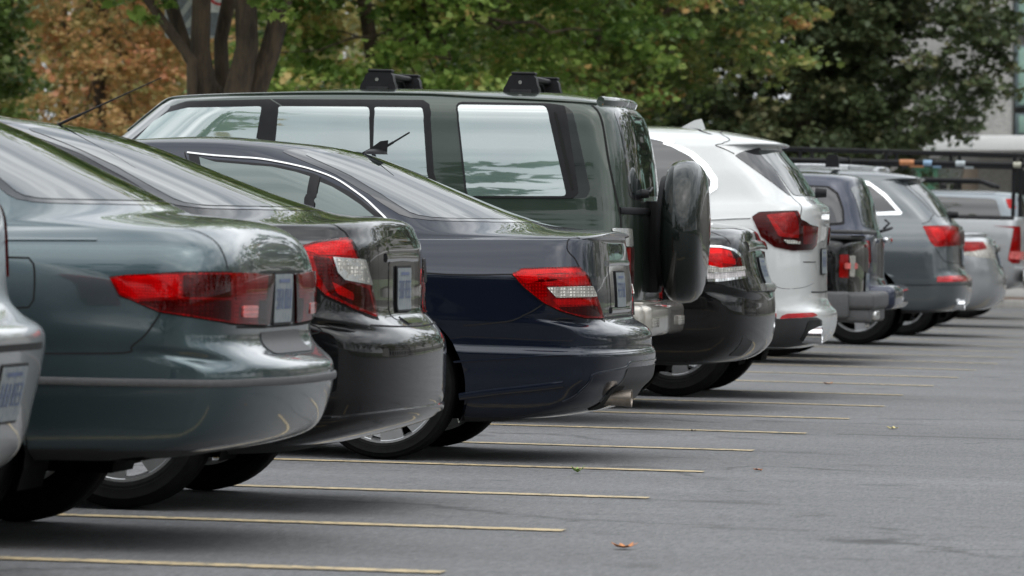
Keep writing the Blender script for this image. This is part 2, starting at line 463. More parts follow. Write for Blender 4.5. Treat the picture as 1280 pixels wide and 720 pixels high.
def wheel(root, c, sg, r, tw, rim, spokes, rim_mat):
    c = Vector(c)
    d = MB(); d.lathe([(-.02, .03), (-.02, rim*.72), (.0, rim*.72), (.0, .03)], c, 'y', 36)
    w = d.build('wheel', MT['disc'], root)
    t = MB(); h = tw/2; k = r-rim
    prof = [(-h*.78, rim), (-h*.90, rim+k*.10), (-h*.93, rim+k*.12), (-h*.94, rim+k*.22), (-h*.975, rim+k*.25), (-h, rim+k*.55), (-h*1.012, rim+k*.57), (-h*1.012, rim+k*.61), (-h*.985, rim+k*.63), (-h*.92, rim+k*.84), (-h*.8, r-.006), (-h*.66, r),
            (-h*.5, r), (-h*.48, r-.008), (-h*.44, r-.008), (-h*.42, r), (-h*.06, r), (-h*.04, r-.008), (h*.04, r-.008), (h*.06, r),
            (h*.42, r), (h*.44, r-.008), (h*.48, r-.008), (h*.5, r),
            (h*.66, r), (h*.8, r-.006), (h*.92, rim+k*.84), (h*.985, rim+k*.63), (h*1.012, rim+k*.61), (h*1.012, rim+k*.57), (h, rim+k*.55), (h*.975, rim+k*.25), (h*.94, rim+k*.22), (h*.93, rim+k*.12), (h*.90, rim+k*.10), (h*.78, rim), (h*.6, rim-.012), (-h*.6, rim-.012)]
    t.lathe(prof, c, 'y', 64, closed=True); t.build('tyre', MT['rubber'], w, 40)
    b = MB(); o = sg*h*.74
    b.lathe([(sg*-h*.7, rim-.004), (o, rim+.004), (o, rim-.012), (o-sg*.02, rim-.022), (sg*-h*.7, rim-.018)], c, 'y', 56, closed=True)
    b.lathe([(o-sg*.055, .02), (o-sg*.055, .07), (o-sg*.02, .075), (o-sg*.012, .05), (o-sg*.012, .01)], c, 'y', 28)
    for q in range(spokes):
        a = q*2*math.pi/spokes+.5
        pr = [(.05, -.036), (rim-.02, -.022-.12*rim), (rim-.012, -.01), (rim-.012, .01), (rim-.02, .022+.12*rim), (.05, .036)]
        M = Matrix.Translation(c+Vector((0, o-sg*.018, 0))) @ Matrix.Rotation(a, 4, 'Y') @ Matrix.Rotation(R_(90), 4, 'X')
        b.prism(pr, .024, M @ Matrix.Translation((0, 0, -.012)))
    b.build('rim', rim_mat, w, 30)
    return w
# ------------------------------------------------------------------ shared materials
MT = {}
MT['under'] = plain('underbody_black', (.005, .005, .005), .95, ior=1.15)
MT['rubber'] = plain('tyre_rubber', (.006, .006, .006), .9, ior=1.18, var=.35, scale=30, bmp=.1)
MT['disc'] = plain('brake_steel', (.04, .035, .03), .55, .7)
MT['alloy'] = plain('alloy_silver', (.50, .51, .52), .28, .85, coat=.5, var=.12)
MT['alloy_grey'] = plain('alloy_grey', (.22, .22, .23), .32, .85, coat=.5, var=.12)
MT['chrome'] = plain('chrome', (.75, .76, .77), .08, 1.0, var=.05)
MT['chrome_dull'] = plain('satin_metal', (.55, .55, .54), .25, 1.0, var=.08)
MT['black'] = plain('black_trim', (.009, .009, .010), .5, ior=1.28, var=.3)
MT['gloss_black'] = plain('gloss_black', (.008, .008, .009), .1, coat=1, var=.2)
MT['gap'] = plain('panel_gap', (.003, .003, .003), .95)
MT['grey_plastic'] = plain('grey_bumper_plastic', (.055, .055, .057), .6, var=.2, scale=60, bmp=.08)
MT['dark_plastic'] = plain('dark_bumper_plastic', (.022, .022, .023), .55, var=.2, scale=60, bmp=.08)
MT['exhaust'] = plain('exhaust_steel', (.32, .28, .24), .38, 1.0, var=.35, scale=25)
MT['red'] = lens('red_lens', (.50, .006, .012), 260, .22)
MT['red_deep'] = lens('deep_red_lens', (.24, .004, .008), 180, .3)
MT['red_bright'] = lens('bright_red_lens', (.75, .025, .035), 300, .25)
MT['pink'] = lens('pale_red_lens', (.70, .13, .12), 120, .3, .3)
pass
def cover(name, tint):
    m, nt, bs = new_mat(name); nt.nodes.remove(bs)
    t = nt.nodes.new('ShaderNodeBsdfTransparent'); t.inputs['Color'].default_value = (*tint, 1)
    g = nt.nodes.new('ShaderNodeBsdfGlossy'); g.inputs['Roughness'].default_value = .02
    f = nt.nodes.new('ShaderNodeFresnel'); f.inputs['IOR'].default_value = 1.33
    x = nt.nodes.new('ShaderNodeMixShader'); nt.links.new(f.outputs[0], x.inputs[0]); nt.links.new(t.outputs[0], x.inputs[1]); nt.links.new(g.outputs[0], x.inputs[2])
    nt.links.new(x.outputs[0], nt.nodes['Material Output'].inputs['Surface'])
    return m
def reflector(name, col, cell, contrast, rough=.3):
    m, nt, bs = new_mat(name); tc = nt.nodes.new('ShaderNodeTexCoord')
    v = nt.nodes.new('ShaderNodeTexVoronoi'); v.distance = 'CHEBYCHEV'; v.inputs['Scale'].default_value = cell; v.inputs['Randomness'].default_value = .15
    nt.links.new(tc.outputs['Object'], v.inputs['Vector'])
    r = ramp(nt, v.outputs['Distance'], [(.1, 1+contrast), (.5, 1-contrast)]); n = noise(nt, 16, 3); q = ramp(nt, n.outputs['Fac'], [(.32, .80), (.68, 1.2)])
    nt.links.new(mixc(nt, 1, mixc(nt, 1, col, r.outputs['Color'], 'MULTIPLY'), q.outputs['Color'], 'MULTIPLY'), bs.inputs['Base Color'])
    bs.inputs['Roughness'].default_value = rough; bs.inputs['Metallic'].default_value = .35; bump(nt, bs, v.outputs['Distance'], .6, .006)
    return m
MT['red_cover'] = cover('red_lamp_cover', (.76, .034, .05)); MT['red_cover_dark'] = cover('dark_red_lamp_cover', (.62, .014, .024))
MT['housing'] = reflector('lamp_housing', (.62, .58, .58), 70, .35); MT['refl_bright'] = reflector('bright_reflector', (.98, .94, .94), 110, .2)
MT['refl_mid'] = reflector('mid_reflector', (.62, .58, .58), 90, .3); MT['refl_dark'] = reflector('dark_reflector', (.10, .08, .08), 80, .4)
MT['clear'] = reflector('clear_lens', (.46, .44, .40), 75, .5, .15); MT['plate_blue'] = plain('plate_blue', (.075, .10, .18), .45)
MT['amber'] = lens('amber_lens', (.7, .25, .03), 150, .4)
MT['glass'] = glass('tinted_glass', (.012, .017, .016), 2.9)
MT['glass_pale'] = glass('pale_green_glass', (.13, .19, .17), 3.6)
MT['glass_side'] = glass('greenish_side_glass', (.045, .085, .078), 1.75)
MT['glass_dark'] = glass('privacy_glass', (.012, .012, .014), 1.75)
def plate_mat():
    m, nt, bs = new_mat('licence_plate_enamel')
    n = noise(nt, 30, 3, .6); a = ramp(nt, n.outputs['Fac'], [(.40, (.20, .22, .22)), (.60, (.14, .165, .19))])
    nt.links.new(a.outputs['Color'], bs.inputs['Base Color']); bs.inputs['Roughness'].default_value = .4
    return m
MT['plate'] = plate_mat()

def levels(rows, L, cowl=(3.5, 1.0), roof_f=(2.7, 1.40), hood=.76, crown=0):
    """rows: (kind, z, x of the rear surface, half width, corner length, corner power, z at the side)"""
    D = [i for i, r in enumerate(rows) if r[0] == 'D']; Rr = [i for i, r in enumerate(rows) if r[0] == 'R']
    out = []
    for i, (k, z, x, hw, a, p, zs) in enumerate(rows):
        if k == 'L':
            zf = min(z, .2+(z-.2)*.80); xf = L-.02-.25*max(0, .45-zf)-.35*max(0, zf-.58)
        elif k == 'D':
            t = (D.index(i)+1)/len(D); t0 = t
            xf = L-.10+(cowl[0]-L+.10)*t0**1.3; zf = hood+(cowl[1]-hood)*t0**.62
        elif k == 'G':
            t = min(1, max(0, (zs-cowl[1])/(roof_f[1]-cowl[1]))); xf = cowl[0]+(roof_f[0]-cowl[0])*t; zf = zs
        else:
            t = Rr.index(i); xf = roof_f[0]-.06-.12*t; zf = roof_f[1]+.012*(1-.5**t)
        cr = 0 if k in 'LR' else crown if k == 'D' else crown*max(.35, 1-.35*sum(1 for q in rows[:i] if q[0] == 'G'))
        out.append((z, x, hw, a, p, zs, zf, xf, cr))
    return out
def shift(rows, z0, z1, dx, p=None):
    return [(k, z, x+(dx if z0 <= z <= z1 else 0), hw, a, (p if p and z0 <= z <= z1 else q), zs) for k, z, x, hw, a, q, zs in rows]
def tight(rows, z1=.66, q=.66, dx=.01):
    return [(k, z, x+(dx if z <= z1 else 0), hw, (q if z <= z1 else a), (2.5 if z <= z1 else p), zs) for k, z, x, hw, a, p, zs in rows]
def tp(k=.05, xm=2.3, h=2.4): return lambda x: 1-k*abs((x-xm)/h)**2.2

# ================================================================== teal green saloon, near end of the row
P_teal = paint('teal_green_paint', (.042, .067, .075), .8, .30, .03, .2, 1.55)
rows = [('L', .28, .42, .74, .45, 2.6, .255), ('L', .325, .19, .85, .42, 2.8, .275), ('L', .365, .10, .880, .40, 2.8, .305), ('L', .45, .015, .898, .38, 2.8, .45),
        ('L', .525, .0, .905, .38, 2.8, .525), ('L', .575, .002, .905, .37, 2.8, .60), ('L', .63, .060, .905, .35, 2.8, .66), ('L', .67, .083, .907, .33, 2.8, .72),
        ('L', .74, .080, .905, .32, 2.8, .78), ('L', .87, .078, .893, .31, 2.8, .87), ('L', .95, .103, .868, .30, 2.8, .925), ('D', 1.01, .145, .83, .29, 2.7, .965),
        ('D', 1.036, .20, .79, .31, 2.6, .985), ('D', 1.048, .33, .765, .36, 2.6, .995), ('D', 1.06, .47, .75, .42, 2.6, 1.005), ('G', 1.075, .56, .738, .50, 2.6, 1.02),
        ('G', 1.20, .84, .685, .50, 2.6, 1.16), ('G', 1.31, 1.08, .62, .48, 2.7, 1.28), ('G', 1.375, 1.27, .565, .44, 2.7, 1.36), ('R', 1.405, 1.40, .50, .42, 2.6, 1.43),
        ('R', 1.42, 1.50, .36, .40, 2.5, 1.455), ('R', 1.43, 1.6, .02, .3, 2.2, 1.465)]
rows = shift(shift(shift(rows, .40, .61, .045, 3.4), .62, 1.04, .105, 5.0), 1.045, 1.065, .07, 3.6); rows = tight(rows, .61, .17)
A = Car('sedan', 'teal green saloon with long red tail lamps, nearest whole car of the row', 'car', -3.10, 17.85,
        levels(rows, 4.80, (3.55, 1.0), (2.75, 1.42), crown=.030), P_teal, tp(), [(1.205, .325, .375, .885), (3.94, .325, .375, .885)])
A.add_wheels(rim=.205)
for m in (False, True):
    A.line('panel_gap', [('c', 290, 340), ('c', 226, 340.5), ('c', 137, 346.5), ('c', 150, 370), ('c', 200, 390), ('c', 290, 405), ('c', 334, 407)], .007, MT['gap'], mirror=m)
    t = A.patch('tail_lamp', [('c', 137.5, 347), ('c', 158, 344), ('c', 226, 341.5), ('c', 290, 341), ('c', 340, 342), ('c', 333, 406), ('c', 290, 404), ('c', 200, 389.5), ('c', 150, 369)], MT['red'], .006, rnd=.06, mirror=m, dome=.004)
    A.patch('reflector', [('c', 142, 348.5), ('c', 160, 346), ('c', 224, 343.5), ('c', 224, 371), ('c', 168, 374), ('c', 151, 366)], MT['red_bright'], .0115, t, .06, m, .002)
    A.patch('reflector', [('c', 229, 343.5), ('c', 287, 343), ('c', 287, 372), ('c', 229, 371.5)], MT['red_deep'], .0115, t, .06, m, .002)
    A.patch('reflector', [('c', 229, 374), ('c', 287, 375), ('c', 287, 401), ('c', 200, 388), ('c', 172, 377)], MT['red_deep'], .0115, t, .06, m, .002)
    A.patch('reflector', [('c', 293, 344), ('c', 334, 344), ('c', 331, 375), ('c', 293, 375)], MT['red'], .0115, t, .06, m, .002)
    A.patch('reverse_lens', [('c', 299, 381.5), ('c', 317, 381.5), ('c', 316, 396.5), ('c', 298, 396.5)], MT['pink'], .013, t, .12, m, .003)
    A.line('panel_gap', [('c', 200, 392), ('c', 182, 418), ('c', 165, 439), ('c', 155, 441), ('c', 56, 442)], .006, MT['gap'], mirror=m, smoothn=24)
    A.patch('rear_door_window', [('s', 1.52, 1.06), ('s', 1.42, 1.20), ('s', 1.62, 1.335), ('s', 2.02, 1.365), ('s', 2.05, 1.035)], MT['glass'], .003, rnd=.1, mirror=m)
    A.patch('front_door_window', [('s', 2.12, 1.035), ('s', 2.10, 1.367), ('s', 2.55, 1.36), ('s', 3.12, 1.04)], MT['glass'], .003, rnd=.1, mirror=m)
    for q in ([('s', 2.08, .32), ('s', 2.10, .9), ('s', 2.08, 1.39)], [('s', 1.30, 1.0), ('s', 1.42, .80), ('s', 1.55, .34)], [('s', 3.2, .32), ('s', 3.26, .9)]):
        A.line('panel_gap', q, .005, MT['gap'], mirror=m, smoothn=20)
    A.line('side_crease', [('s', .62, .967), ('s', 1.2, .955), ('s', 2.4, .94), ('s', 3.4, .91)], .012, P_teal, raised=.004, mirror=m, smoothn=30)
A.line('panel_gap', [('c', 2, 321.5), ('c', 36, 322.5), ('c', 42, 330), ('c', 42, 375), ('c', 36, 384), ('c', 4, 386), ('s', .98, .77), ('s', 1.0, .89), ('c', 2, 321.5)], .006, MT['gap'])
A.line('bumper_trim', [('s', 1.0, .528), ('s', .7, .528), ('s', .40, .53), ('r', .80, .533), ('r', .6, .535), ('r', .3, .535), ('r', 0, .535), ('r', -.3, .535), ('r', -.6, .535), ('r', -.8, .533), ('s', .40, .53)][:10], .026, MT['grey_plastic'], raised=.009, smoothn=60)
A.line('bumper_trim', [('s', 1.0, .528), ('s', .7, .528), ('s', .40, .53), ('r', .80, .533)], .026, MT['grey_plastic'], raised=.009, mirror=True, smoothn=30)
A.patch('trunk_recess', [('r', .34, .615), ('r', .34, .685), ('r', -.34, .685), ('r', -.34, .615)], MT['grey_plastic'], .004, rnd=.1)
A.patch('plate_surround', [('r', .40, .71), ('r', .40, .878), ('r', -.40, .878), ('r', -.40, .71)], MT['black'], .003, rnd=.05)
A.plate(.79)
A.line('panel_gap', [('r', .66, .705), ('r', .3, .70), ('r', -.3, .70), ('r', -.66, .705)], .008, MT['gap'])
A.line('panel_gap', [('r', .74, .885), ('s', .21, 1.0), ('t', .40, .70), ('t', .54, .66)], .005, MT['gap'], smoothn=24)
A.line('panel_gap', [('r', .74, .885), ('s', .21, 1.0), ('t', .40, .70), ('t', .54, .66)], .005, MT['gap'], smoothn=24, mirror=True)
A.patch('rear_window_seal', [('r', .66, 1.078), ('r', 0, 1.082), ('r', -.66, 1.078), ('r', -.50, 1.375), ('r', 0, 1.392), ('r', .50, 1.375)], MT['gloss_black'], .0015, rnd=.08)
A.patch('rear_window', [('r', .635, 1.09), ('r', 0, 1.094), ('r', -.635, 1.09), ('r', -.485, 1.362), ('r', 0, 1.38), ('r', .485, 1.362)], MT['glass'], .0035, rnd=.08)
A.patch('windscreen', [('f', .66, 1.03), ('f', 0, 1.03), ('f', -.66, 1.03), ('f', -.52, 1.38), ('f', 0, 1.40), ('f', .52, 1.38)], MT['glass'], .003, rnd=.08)

# ================================================================== black compact saloon
P_black = paint('black_paint', (.003, .003, .0034), .0, .3, .008, .04, 1.40)
rows = [('L', .20, .52, .70, .5, 2.5, .19), ('L', .25, .30, .82, .46, 2.7, .22), ('L', .30, .13, .86, .44, 2.7, .24), ('L', .33, .03, .868, .42, 2.7, .28), ('L', .37, .012, .872, .40, 2.7, .36),
        ('L', .42, .0, .876, .40, 2.7, .44), ('L', .59, .0, .880, .40, 2.7, .62), ('L', .64, .022, .880, .39, 2.7, .68), ('L', .685, .065, .878, .37, 2.7, .745),
        ('L', .72, .098, .876, .35, 2.8, .79), ('L', .86, .100, .868, .34, 2.8, .87), ('L', .955, .105, .845, .33, 2.8, .93), ('D', 1.005, .118, .80, .31, 2.7, .975),
        ('D', 1.045, .135, .765, .29, 2.7, .995), ('D', 1.062, .175, .745, .32, 2.6, 1.005), ('D', 1.066, .32, .725, .38, 2.6, 1.012), ('G', 1.078, .48, .71, .50, 2.6, 1.03),
        ('G', 1.20, .87, .655, .52, 2.6, 1.17), ('G', 1.31, 1.17, .60, .5, 2.6, 1.29), ('G', 1.365, 1.38, .545, .45, 2.6, 1.36), ('R', 1.385, 1.52, .47, .42, 2.5, 1.415),
        ('R', 1.392, 1.62, .33, .4, 2.4, 1.432), ('R', 1.40, 1.72, .02, .3, 2.2, 1.44)]
rows = shift(shift(shift(rows, .32, .66, .04, 3.2), .68, 1.063, .085, 4.6), 1.064, 1.067, .05, 3.4); rows = tight(rows, .66, .16)
B = Car('sedan', 'black compact saloon with wedge tail lamps holding a clear lens, beside the teal green saloon', 'car', -3.12, 20.42,
        levels(rows, 4.52, (3.45, 1.0), (2.55, 1.40), crown=.030), P_black, tp(.05, 2.2, 2.3), [(1.05, .32, .37, .86), (3.70, .32, .37, .86)])
B.add_wheels(rim=.228, spokes=7, ytrack=.75)
lampB = [('c', 371, 311), ('c', 400, 303.5), ('c', 435.5, 299), ('c', 447, 324), ('c', 461, 356), ('c', 471, 397), ('c', 440, 385), ('c', 407, 369), ('c', 388, 350)]
for m in (False, True):
    B.patch('lamp_surround', [('c', 367, 311), ('c', 400, 301), ('c', 437, 296.5), ('c', 450, 324), ('c', 464, 356), ('c', 473.5, 400.5), ('c', 440, 388), ('c', 405, 372), ('c', 384, 350)], MT['gap'], .0015, rnd=.06, mirror=m)
    t = B.patch('tail_lamp', lampB, MT['red'], .010, rnd=.07, mirror=m, dome=.004, skirt=.014)
    B.patch('reflector', [('c', 374, 312), ('c', 400, 305.5), ('c', 433, 301), ('c', 440, 320), ('c', 416, 319), ('c', 398, 319), ('c', 391, 316)], MT['pink'], .019, t, .08, m, .003)  # the sky's reflection on the upper lens, put in as a pale patch
    B.patch('reflector', [('c', 391, 320), ('c', 412, 323), ('c', 420, 342), ('c', 431, 352), ('c', 459, 361), ('c', 467, 391), ('c', 440, 381), ('c', 412, 367), ('c', 399, 345)], MT['red_deep'], .019, t, .1, m, .003)
    B.patch('reflector', [('c', 414, 352), ('c', 424, 357), ('c', 440, 366), ('c', 440, 376), ('c', 420, 367)], MT['red_bright'], .0215, t, .2, m, .003)
    c = B.patch('lamp_bezel', [('c', 414.5, 322), ('c', 452.5, 324.5), ('c', 461, 356.5), ('c', 428, 350), ('c', 420, 341)], MT['black'] if m else MT['chrome_dull'], .019, t, .06, m, .002)
    B.patch('reverse_lens', [('c', 418, 324.5), ('c', 450, 326.5), ('c', 458, 353.5), ('c', 430, 347.5), ('c', 423, 340)], MT['clear'], .0225, t, .06, m, .002)
    B.line('panel_gap', [('c', 436, 297), ('c', 450, 326), ('c', 464, 358), ('c', 474, 400)], .010, MT['gap'], mirror=m, smoothn=20)
    B.line('panel_gap', [('c', 436, 297), ('c', 432, 291), ('t', .30, .70), ('t', .47, .645)], .006, MT['gap'], mirror=m, smoothn=20)
    B.line('panel_gap', [('c', 407, 371), ('c', 402, 378), ('c', 388, 398), ('s', .55, .60)], .006, MT['gap'], mirror=m, smoothn=16)
    B.patch('rear_door_window', [('s', 1.02, 1.075), ('s', 1.20, 1.19), ('s', 1.50, 1.335), ('s', 2.05, 1.36), ('s', 2.08, 1.04), ('s', 1.2, 1.045)], MT['black'], .0015, rnd=.1, mirror=m)
    B.patch('rear_door_window', [('s', 1.06, 1.08), ('s', 1.24, 1.19), ('s', 1.52, 1.31), ('s', 2.02, 1.34), ('s', 2.05, 1.06), ('s', 1.2, 1.065)], MT['glass'], .004, rnd=.1, mirror=m)
    B.patch('front_door_window', [('s', 2.14, 1.04), ('s', 2.12, 1.345), ('s', 2.5, 1.335), ('s', 3.12, 1.05)], MT['glass'], .003, rnd=.1, mirror=m)
B.line('panel_gap', [('r', .70, .675), ('r', .4, .668), ('r', 0, .665), ('r', -.4, .668), ('r', -.7, .675)], .008, MT['gap'], smoothn=20)
B.patch('plate_recess', [('r', .29, .69), ('r', .30, .90), ('r', -.30, .90), ('r', -.29, .69)], MT['gloss_black'], .002, rnd=.08)
B.line('plate_garnish', [('r', .36, .915), ('r', 0, .918), ('r', -.36, .915)], .035, MT['gloss_black'], raised=.008)
B.plate(.80, off=.012)
B.patch('bumper_ledge', [('r', .17, .672), ('r', .17, .70), ('r', -.17, .70), ('r', -.17, .672)], MT['gloss_black'], .006, rnd=.1)
B.line('bumper_crease', [('s', .35, .335), ('r', .70, .352), ('r', .45, .36), ('r', 0, .362), ('r', -.45, .36), ('r', -.7, .352)], .035, P_black, raised=.012, smoothn=40)
B.patch('rear_window_seal', [('r', .645, 1.078), ('r', 0, 1.082), ('r', -.645, 1.078), ('r', -.485, 1.368), ('r', 0, 1.382), ('r', .485, 1.368)], MT['gloss_black'], .0015, rnd=.08)
B.patch('rear_window', [('r', .62, 1.088), ('r', 0, 1.092), ('r', -.62, 1.088), ('r', -.465, 1.355), ('r', 0, 1.37), ('r', .465, 1.355)], MT['glass'], .0035, rnd=.08)
B.patch('windscreen', [('f', .64, 1.03), ('f', 0, 1.03), ('f', -.64, 1.03), ('f', -.50, 1.36), ('f', 0, 1.38), ('f', .50, 1.36)], MT['glass'], .003, rnd=.08)
m = MB(); p0 = B.inv @ at(79, 153, 20.25); p1 = B.inv @ at(202, 97, 20.25)
m.tube([p0-(p1-p0)*.08, p0+(p1-p0)*.18], .0055, 8); m.tube([p0+(p1-p0)*.17, p1], [.0035, .0018], 8)
m.build('antenna', MT['black'], B.root)

# ================================================================== dark blue saloon
P_blue = paint('midnight_blue_paint', (.0052, .0085, .0175), .5, .34, .008, .06, 1.40)
rows = [('L', .17, .60, .72, .5, 2.6, .165), ('L', .20, .34, .83, .46, 2.8, .19), ('L', .26, .14, .862, .44, 2.8, .235), ('L', .32, .055, .874, .43, 2.8, .30), ('L', .37, .008, .882, .43, 2.8, .385),
        ('L', .43, .0, .886, .42, 2.8, .44), ('L', .483, -.006, .894, .42, 2.8, .49), ('L', .506, .012, .874, .42, 2.8, .512), ('L', .56, .014, .878, .41, 2.8, .58), ('L', .60, .045, .887, .39, 2.8, .645),
        ('L', .64, .082, .888, .37, 2.8, .70), ('L', .72, .084, .890, .355, 2.8, .765), ('L', .82, .093, .892, .345, 2.8, .822), ('L', .845, .096, .876, .34, 2.8, .842), ('L', .93, .108, .838, .33, 2.8, .905),
        ('L', .995, .118, .795, .31, 2.8, .945), ('D', 1.022, .098, .755, .27, 2.8, .958), ('D', 1.030, .11, .745, .28, 2.8, .962), ('D', 1.034, .17, .735, .30, 2.7, .966), ('D', 1.040, .33, .72, .38, 2.6, .972), ('G', 1.055, .53, .712, .5, 2.5, .985),
        ('G', 1.19, .93, .655, .55, 2.5, 1.13), ('G', 1.29, 1.18, .60, .54, 2.5, 1.26), ('G', 1.355, 1.37, .55, .5, 2.5, 1.34), ('R', 1.382, 1.50, .48, .46, 2.5, 1.395),
        ('R', 1.392, 1.58, .34, .42, 2.4, 1.415), ('R', 1.397, 1.66, .02, .3, 2.2, 1.422)]
rows = shift(shift(shift(rows, .31, .61, .045, 3.3), .62, 1.036, .095, 4.6), 1.037, 1.042, .06, 3.4); rows = tight(rows, .61, .18, -.008)
D = Car('sedan', 'dark blue saloon with angular red tail lamps and a small boot spoiler', 'car', -2.90, 25.28,
        levels(rows, 4.58, (3.55, .98), (2.65, 1.38), crown=.030), P_blue, tp(.05, 2.2, 2.3), [(1.12, .317, .368, .872), (3.88, .317, .368, .872)], sub=5)
D.add_wheels(tyre_w=.235, rim=.25, spokes=10, ytrack=.755)
def z6(x, y): return ('c', 620+x/3, 280+y/3)
for m in (False, True):
    D.patch('lamp_surround', [z6(57, 190), z6(93, 166), z6(312, 159), z6(338, 190), z6(374, 270), z6(404, 359), z6(330, 356), z6(238, 330), z6(178, 299), z6(107, 243)], MT['gap'], .0015, rnd=.08, mirror=m)
    t = D.patch('tail_lamp', [z6(61, 190), z6(96, 170), z6(310, 163), z6(335, 190), z6(370, 270), z6(400, 355), z6(330, 352), z6(240, 325), z6(180, 295), z6(110, 240)], MT['red'], .008, rnd=.08, mirror=m, dome=.005, skirt=.012)
    D.patch('reflector', [z6(75, 190), z6(98, 174), z6(304, 168), z6(316, 183), z6(150, 190), z6(160, 212), z6(115, 226)], MT['red_bright'], .0145, t, .1, m, .003)
    for i in range(4): D.patch('reflector', [z6(140+i*48, 208), z6(180+i*48, 206), z6(184+i*48, 216), z6(146+i*48, 217)], MT['red_deep'], .0145, t, .1, m, .003)
    D.patch('reflector', [z6(330, 196), z6(345, 228), z6(190, 232), z6(172, 226), z6(170, 220)], MT['red_bright'], .0147, t, .08, m, .003)
    D.patch('reflector', [z6(232, 312), z6(376, 306), z6(388, 345), z6(330, 343), z6(262, 328)], MT['red_deep'], .0145, t, .1, m, .003)
    D.patch('reflector', [z6(212, 283), z6(368, 283), z6(374, 302), z6(228, 304)], MT['red_bright'], .0147, t, .08, m, .003)
    D.patch('reverse_lens', [z6(190, 236), z6(352, 233), z6(369, 273), z6(226, 276)], MT['clear'], .0155, t, .06, m, .003)
    D.patch('reflector', [z6(232, 250), z6(352, 248), z6(357, 260), z6(240, 263)], MT['gloss_black'], .0175, t, .1, m, .002)
    D.line('panel_gap', [z6(312, 160), z6(296, 130), z6(266, 84), ('t', .33, .69), ('t', .52, .645)], .005, MT['gap'], mirror=m, smoothn=24)
    D.line('panel_gap', [z6(404, 358), z6(408, 366), ('r', .60, .648)], .008, MT['gap'], mirror=m)
    D.line('panel_gap', [z6(178, 299), z6(120, 335), z6(60, 362), z6(0, 370), ('c', 580, 407)], .006, MT['gap'], mirror=m, smoothn=24)
    D.line('panel_gap', [('c', 641, 343), ('c', 630, 343), ('c', 600, 343.6), ('c', 562, 343.2), ('s', 1.2, .832), ('s', 2.4, .83), ('s', 3.6, .80)], .006, MT['gap'], mirror=m, smoothn=40)  # beltline crease, no joint: its shade is drawn as a dark strip
    # door window with its chrome line
    D.patch('window_frame', [('c', 262, 199), ('c', 345, 206), ('c', 392, 217), ('c', 440, 241), ('c', 479, 272), ('s', 1.12, 1.005), ('s', 2.06, .995), ('s', 2.08, 1.335)], MT['black'], .0015, rnd=.1, mirror=m)
    D.patch('rear_door_window', [('c', 270, 203), ('c', 340, 209), ('c', 370, 215.5), ('c', 388.5, 221.5), ('c', 380, 269), ('s', 1.50, 1.015), ('s', 2.00, 1.015), ('s', 2.03, 1.318)], MT['glass_side'], .004, rnd=.02, mirror=m)
    D.patch('quarter_window', [('c', 400, 228), ('c', 415, 234), ('c', 432, 244), ('c', 450, 256), ('c', 468, 271), ('c', 392, 269)], MT['glass_side'], .0045, rnd=.03, mirror=m)
    D.line('window_pillar', [('c', 394, 221), ('c', 390, 245), ('c', 386, 269)], .052, MT['black'], raised=.009, mirror=m)
    D.patch('front_door_window', [('s', 2.14, 1.01), ('s', 2.14, 1.325), ('s', 2.55, 1.31), ('s', 3.2, 1.02)], MT['glass_side'], .004, rnd=.08, mirror=m)
    D.line('chrome_trim', [('c', 234, 191), ('c', 265, 194.5), ('c', 310, 197.5), ('c', 350, 203), ('c', 392, 213), ('c', 420, 224), ('c', 450, 244), ('c', 481, 272), ('s', 1.10, 1.0)], .012, MT['chrome_dull'], raised=.006, mirror=m, smoothn=40)
    for q in ([('s', 2.10, .30), ('s', 2.12, .8), ('s', 2.10, 1.34)], [('s', 1.16, .98), ('s', 1.42, .80), ('s', 1.52, .34)], [('s', 3.2, .32), ('s', 3.26, .9)]):
        D.line('panel_gap', q, .005, MT['gap'], mirror=m, smoothn=20)
    D.line('bumper_crease', [('c', 567, 452.5), ('c', 640, 448), ('c', 700, 444), ('r', .68, .493), ('r', .4, .497), ('r', 0, .499)], .010, P_blue, raised=.003, mirror=m, smoothn=40)
    D.line('bumper_crease', [('c', 574, 496), ('c', 620, 490), ('c', 665, 485), ('c', 704, 480.5)], .034, P_blue, raised=.011, mirror=m, smoothn=24)
    e = MB(); x0 = -.045 if not m else .07; e.lathe([(.50, .026), (.30, .032), (.14+x0, .036), (.10+x0, .040), (.10+x0, .034), (.14+x0, .030), (.48, .022)], (0, (.50 if not m else -.50), .288), 'x', 28)
    e.build('exhaust_pipe', MT['exhaust'], D.root)
    D.patch('exhaust_recess_shade', [('r', .58, .235), ('r', .57, .345), ('r', .43, .345), ('r', .42, .235)], MT['gap'], .006, rnd=.2, mirror=m)  # black patch for the shade inside the bumper cutout; the surface stays uncut
    D.line('apron_edge', [('c', 703, 503), ('c', 722, 492), ('c', 740, 470), ('c', 752, 466), ('r', .52, .425), ('r', .47, .445), ('r', 0, .447)], .016, P_blue, raised=.006, mirror=m, smoothn=50)
D.patch('bumper_apron', [('r', .60, .27), ('r', .55, .33), ('r', .50, .425), ('r', -.50, .425), ('r', -.55, .33), ('r', -.60, .27)], MT['dark_plastic'], .004, rnd=.06)
D.patch('plate_recess', [('r', .33, .66), ('r', .34, .87), ('r', -.34, .87), ('r', -.33, .66)], MT['gloss_black'], .002, rnd=.06)
D.line('boot_garnish', [('r', .38, .885), ('r', 0, .888), ('r', -.38, .885)], .026, MT['chrome'], raised=.014)
D.plate(.765, off=.010)
D.line('boot_ledge', [('r', .34, .675), ('r', 0, .675), ('r', -.34, .675)], .03, MT['gloss_black'], raised=.009)
D.line('panel_gap', [('r', .62, .645), ('r', 0, .643), ('r', -.62, .645)], .009, MT['gap'])
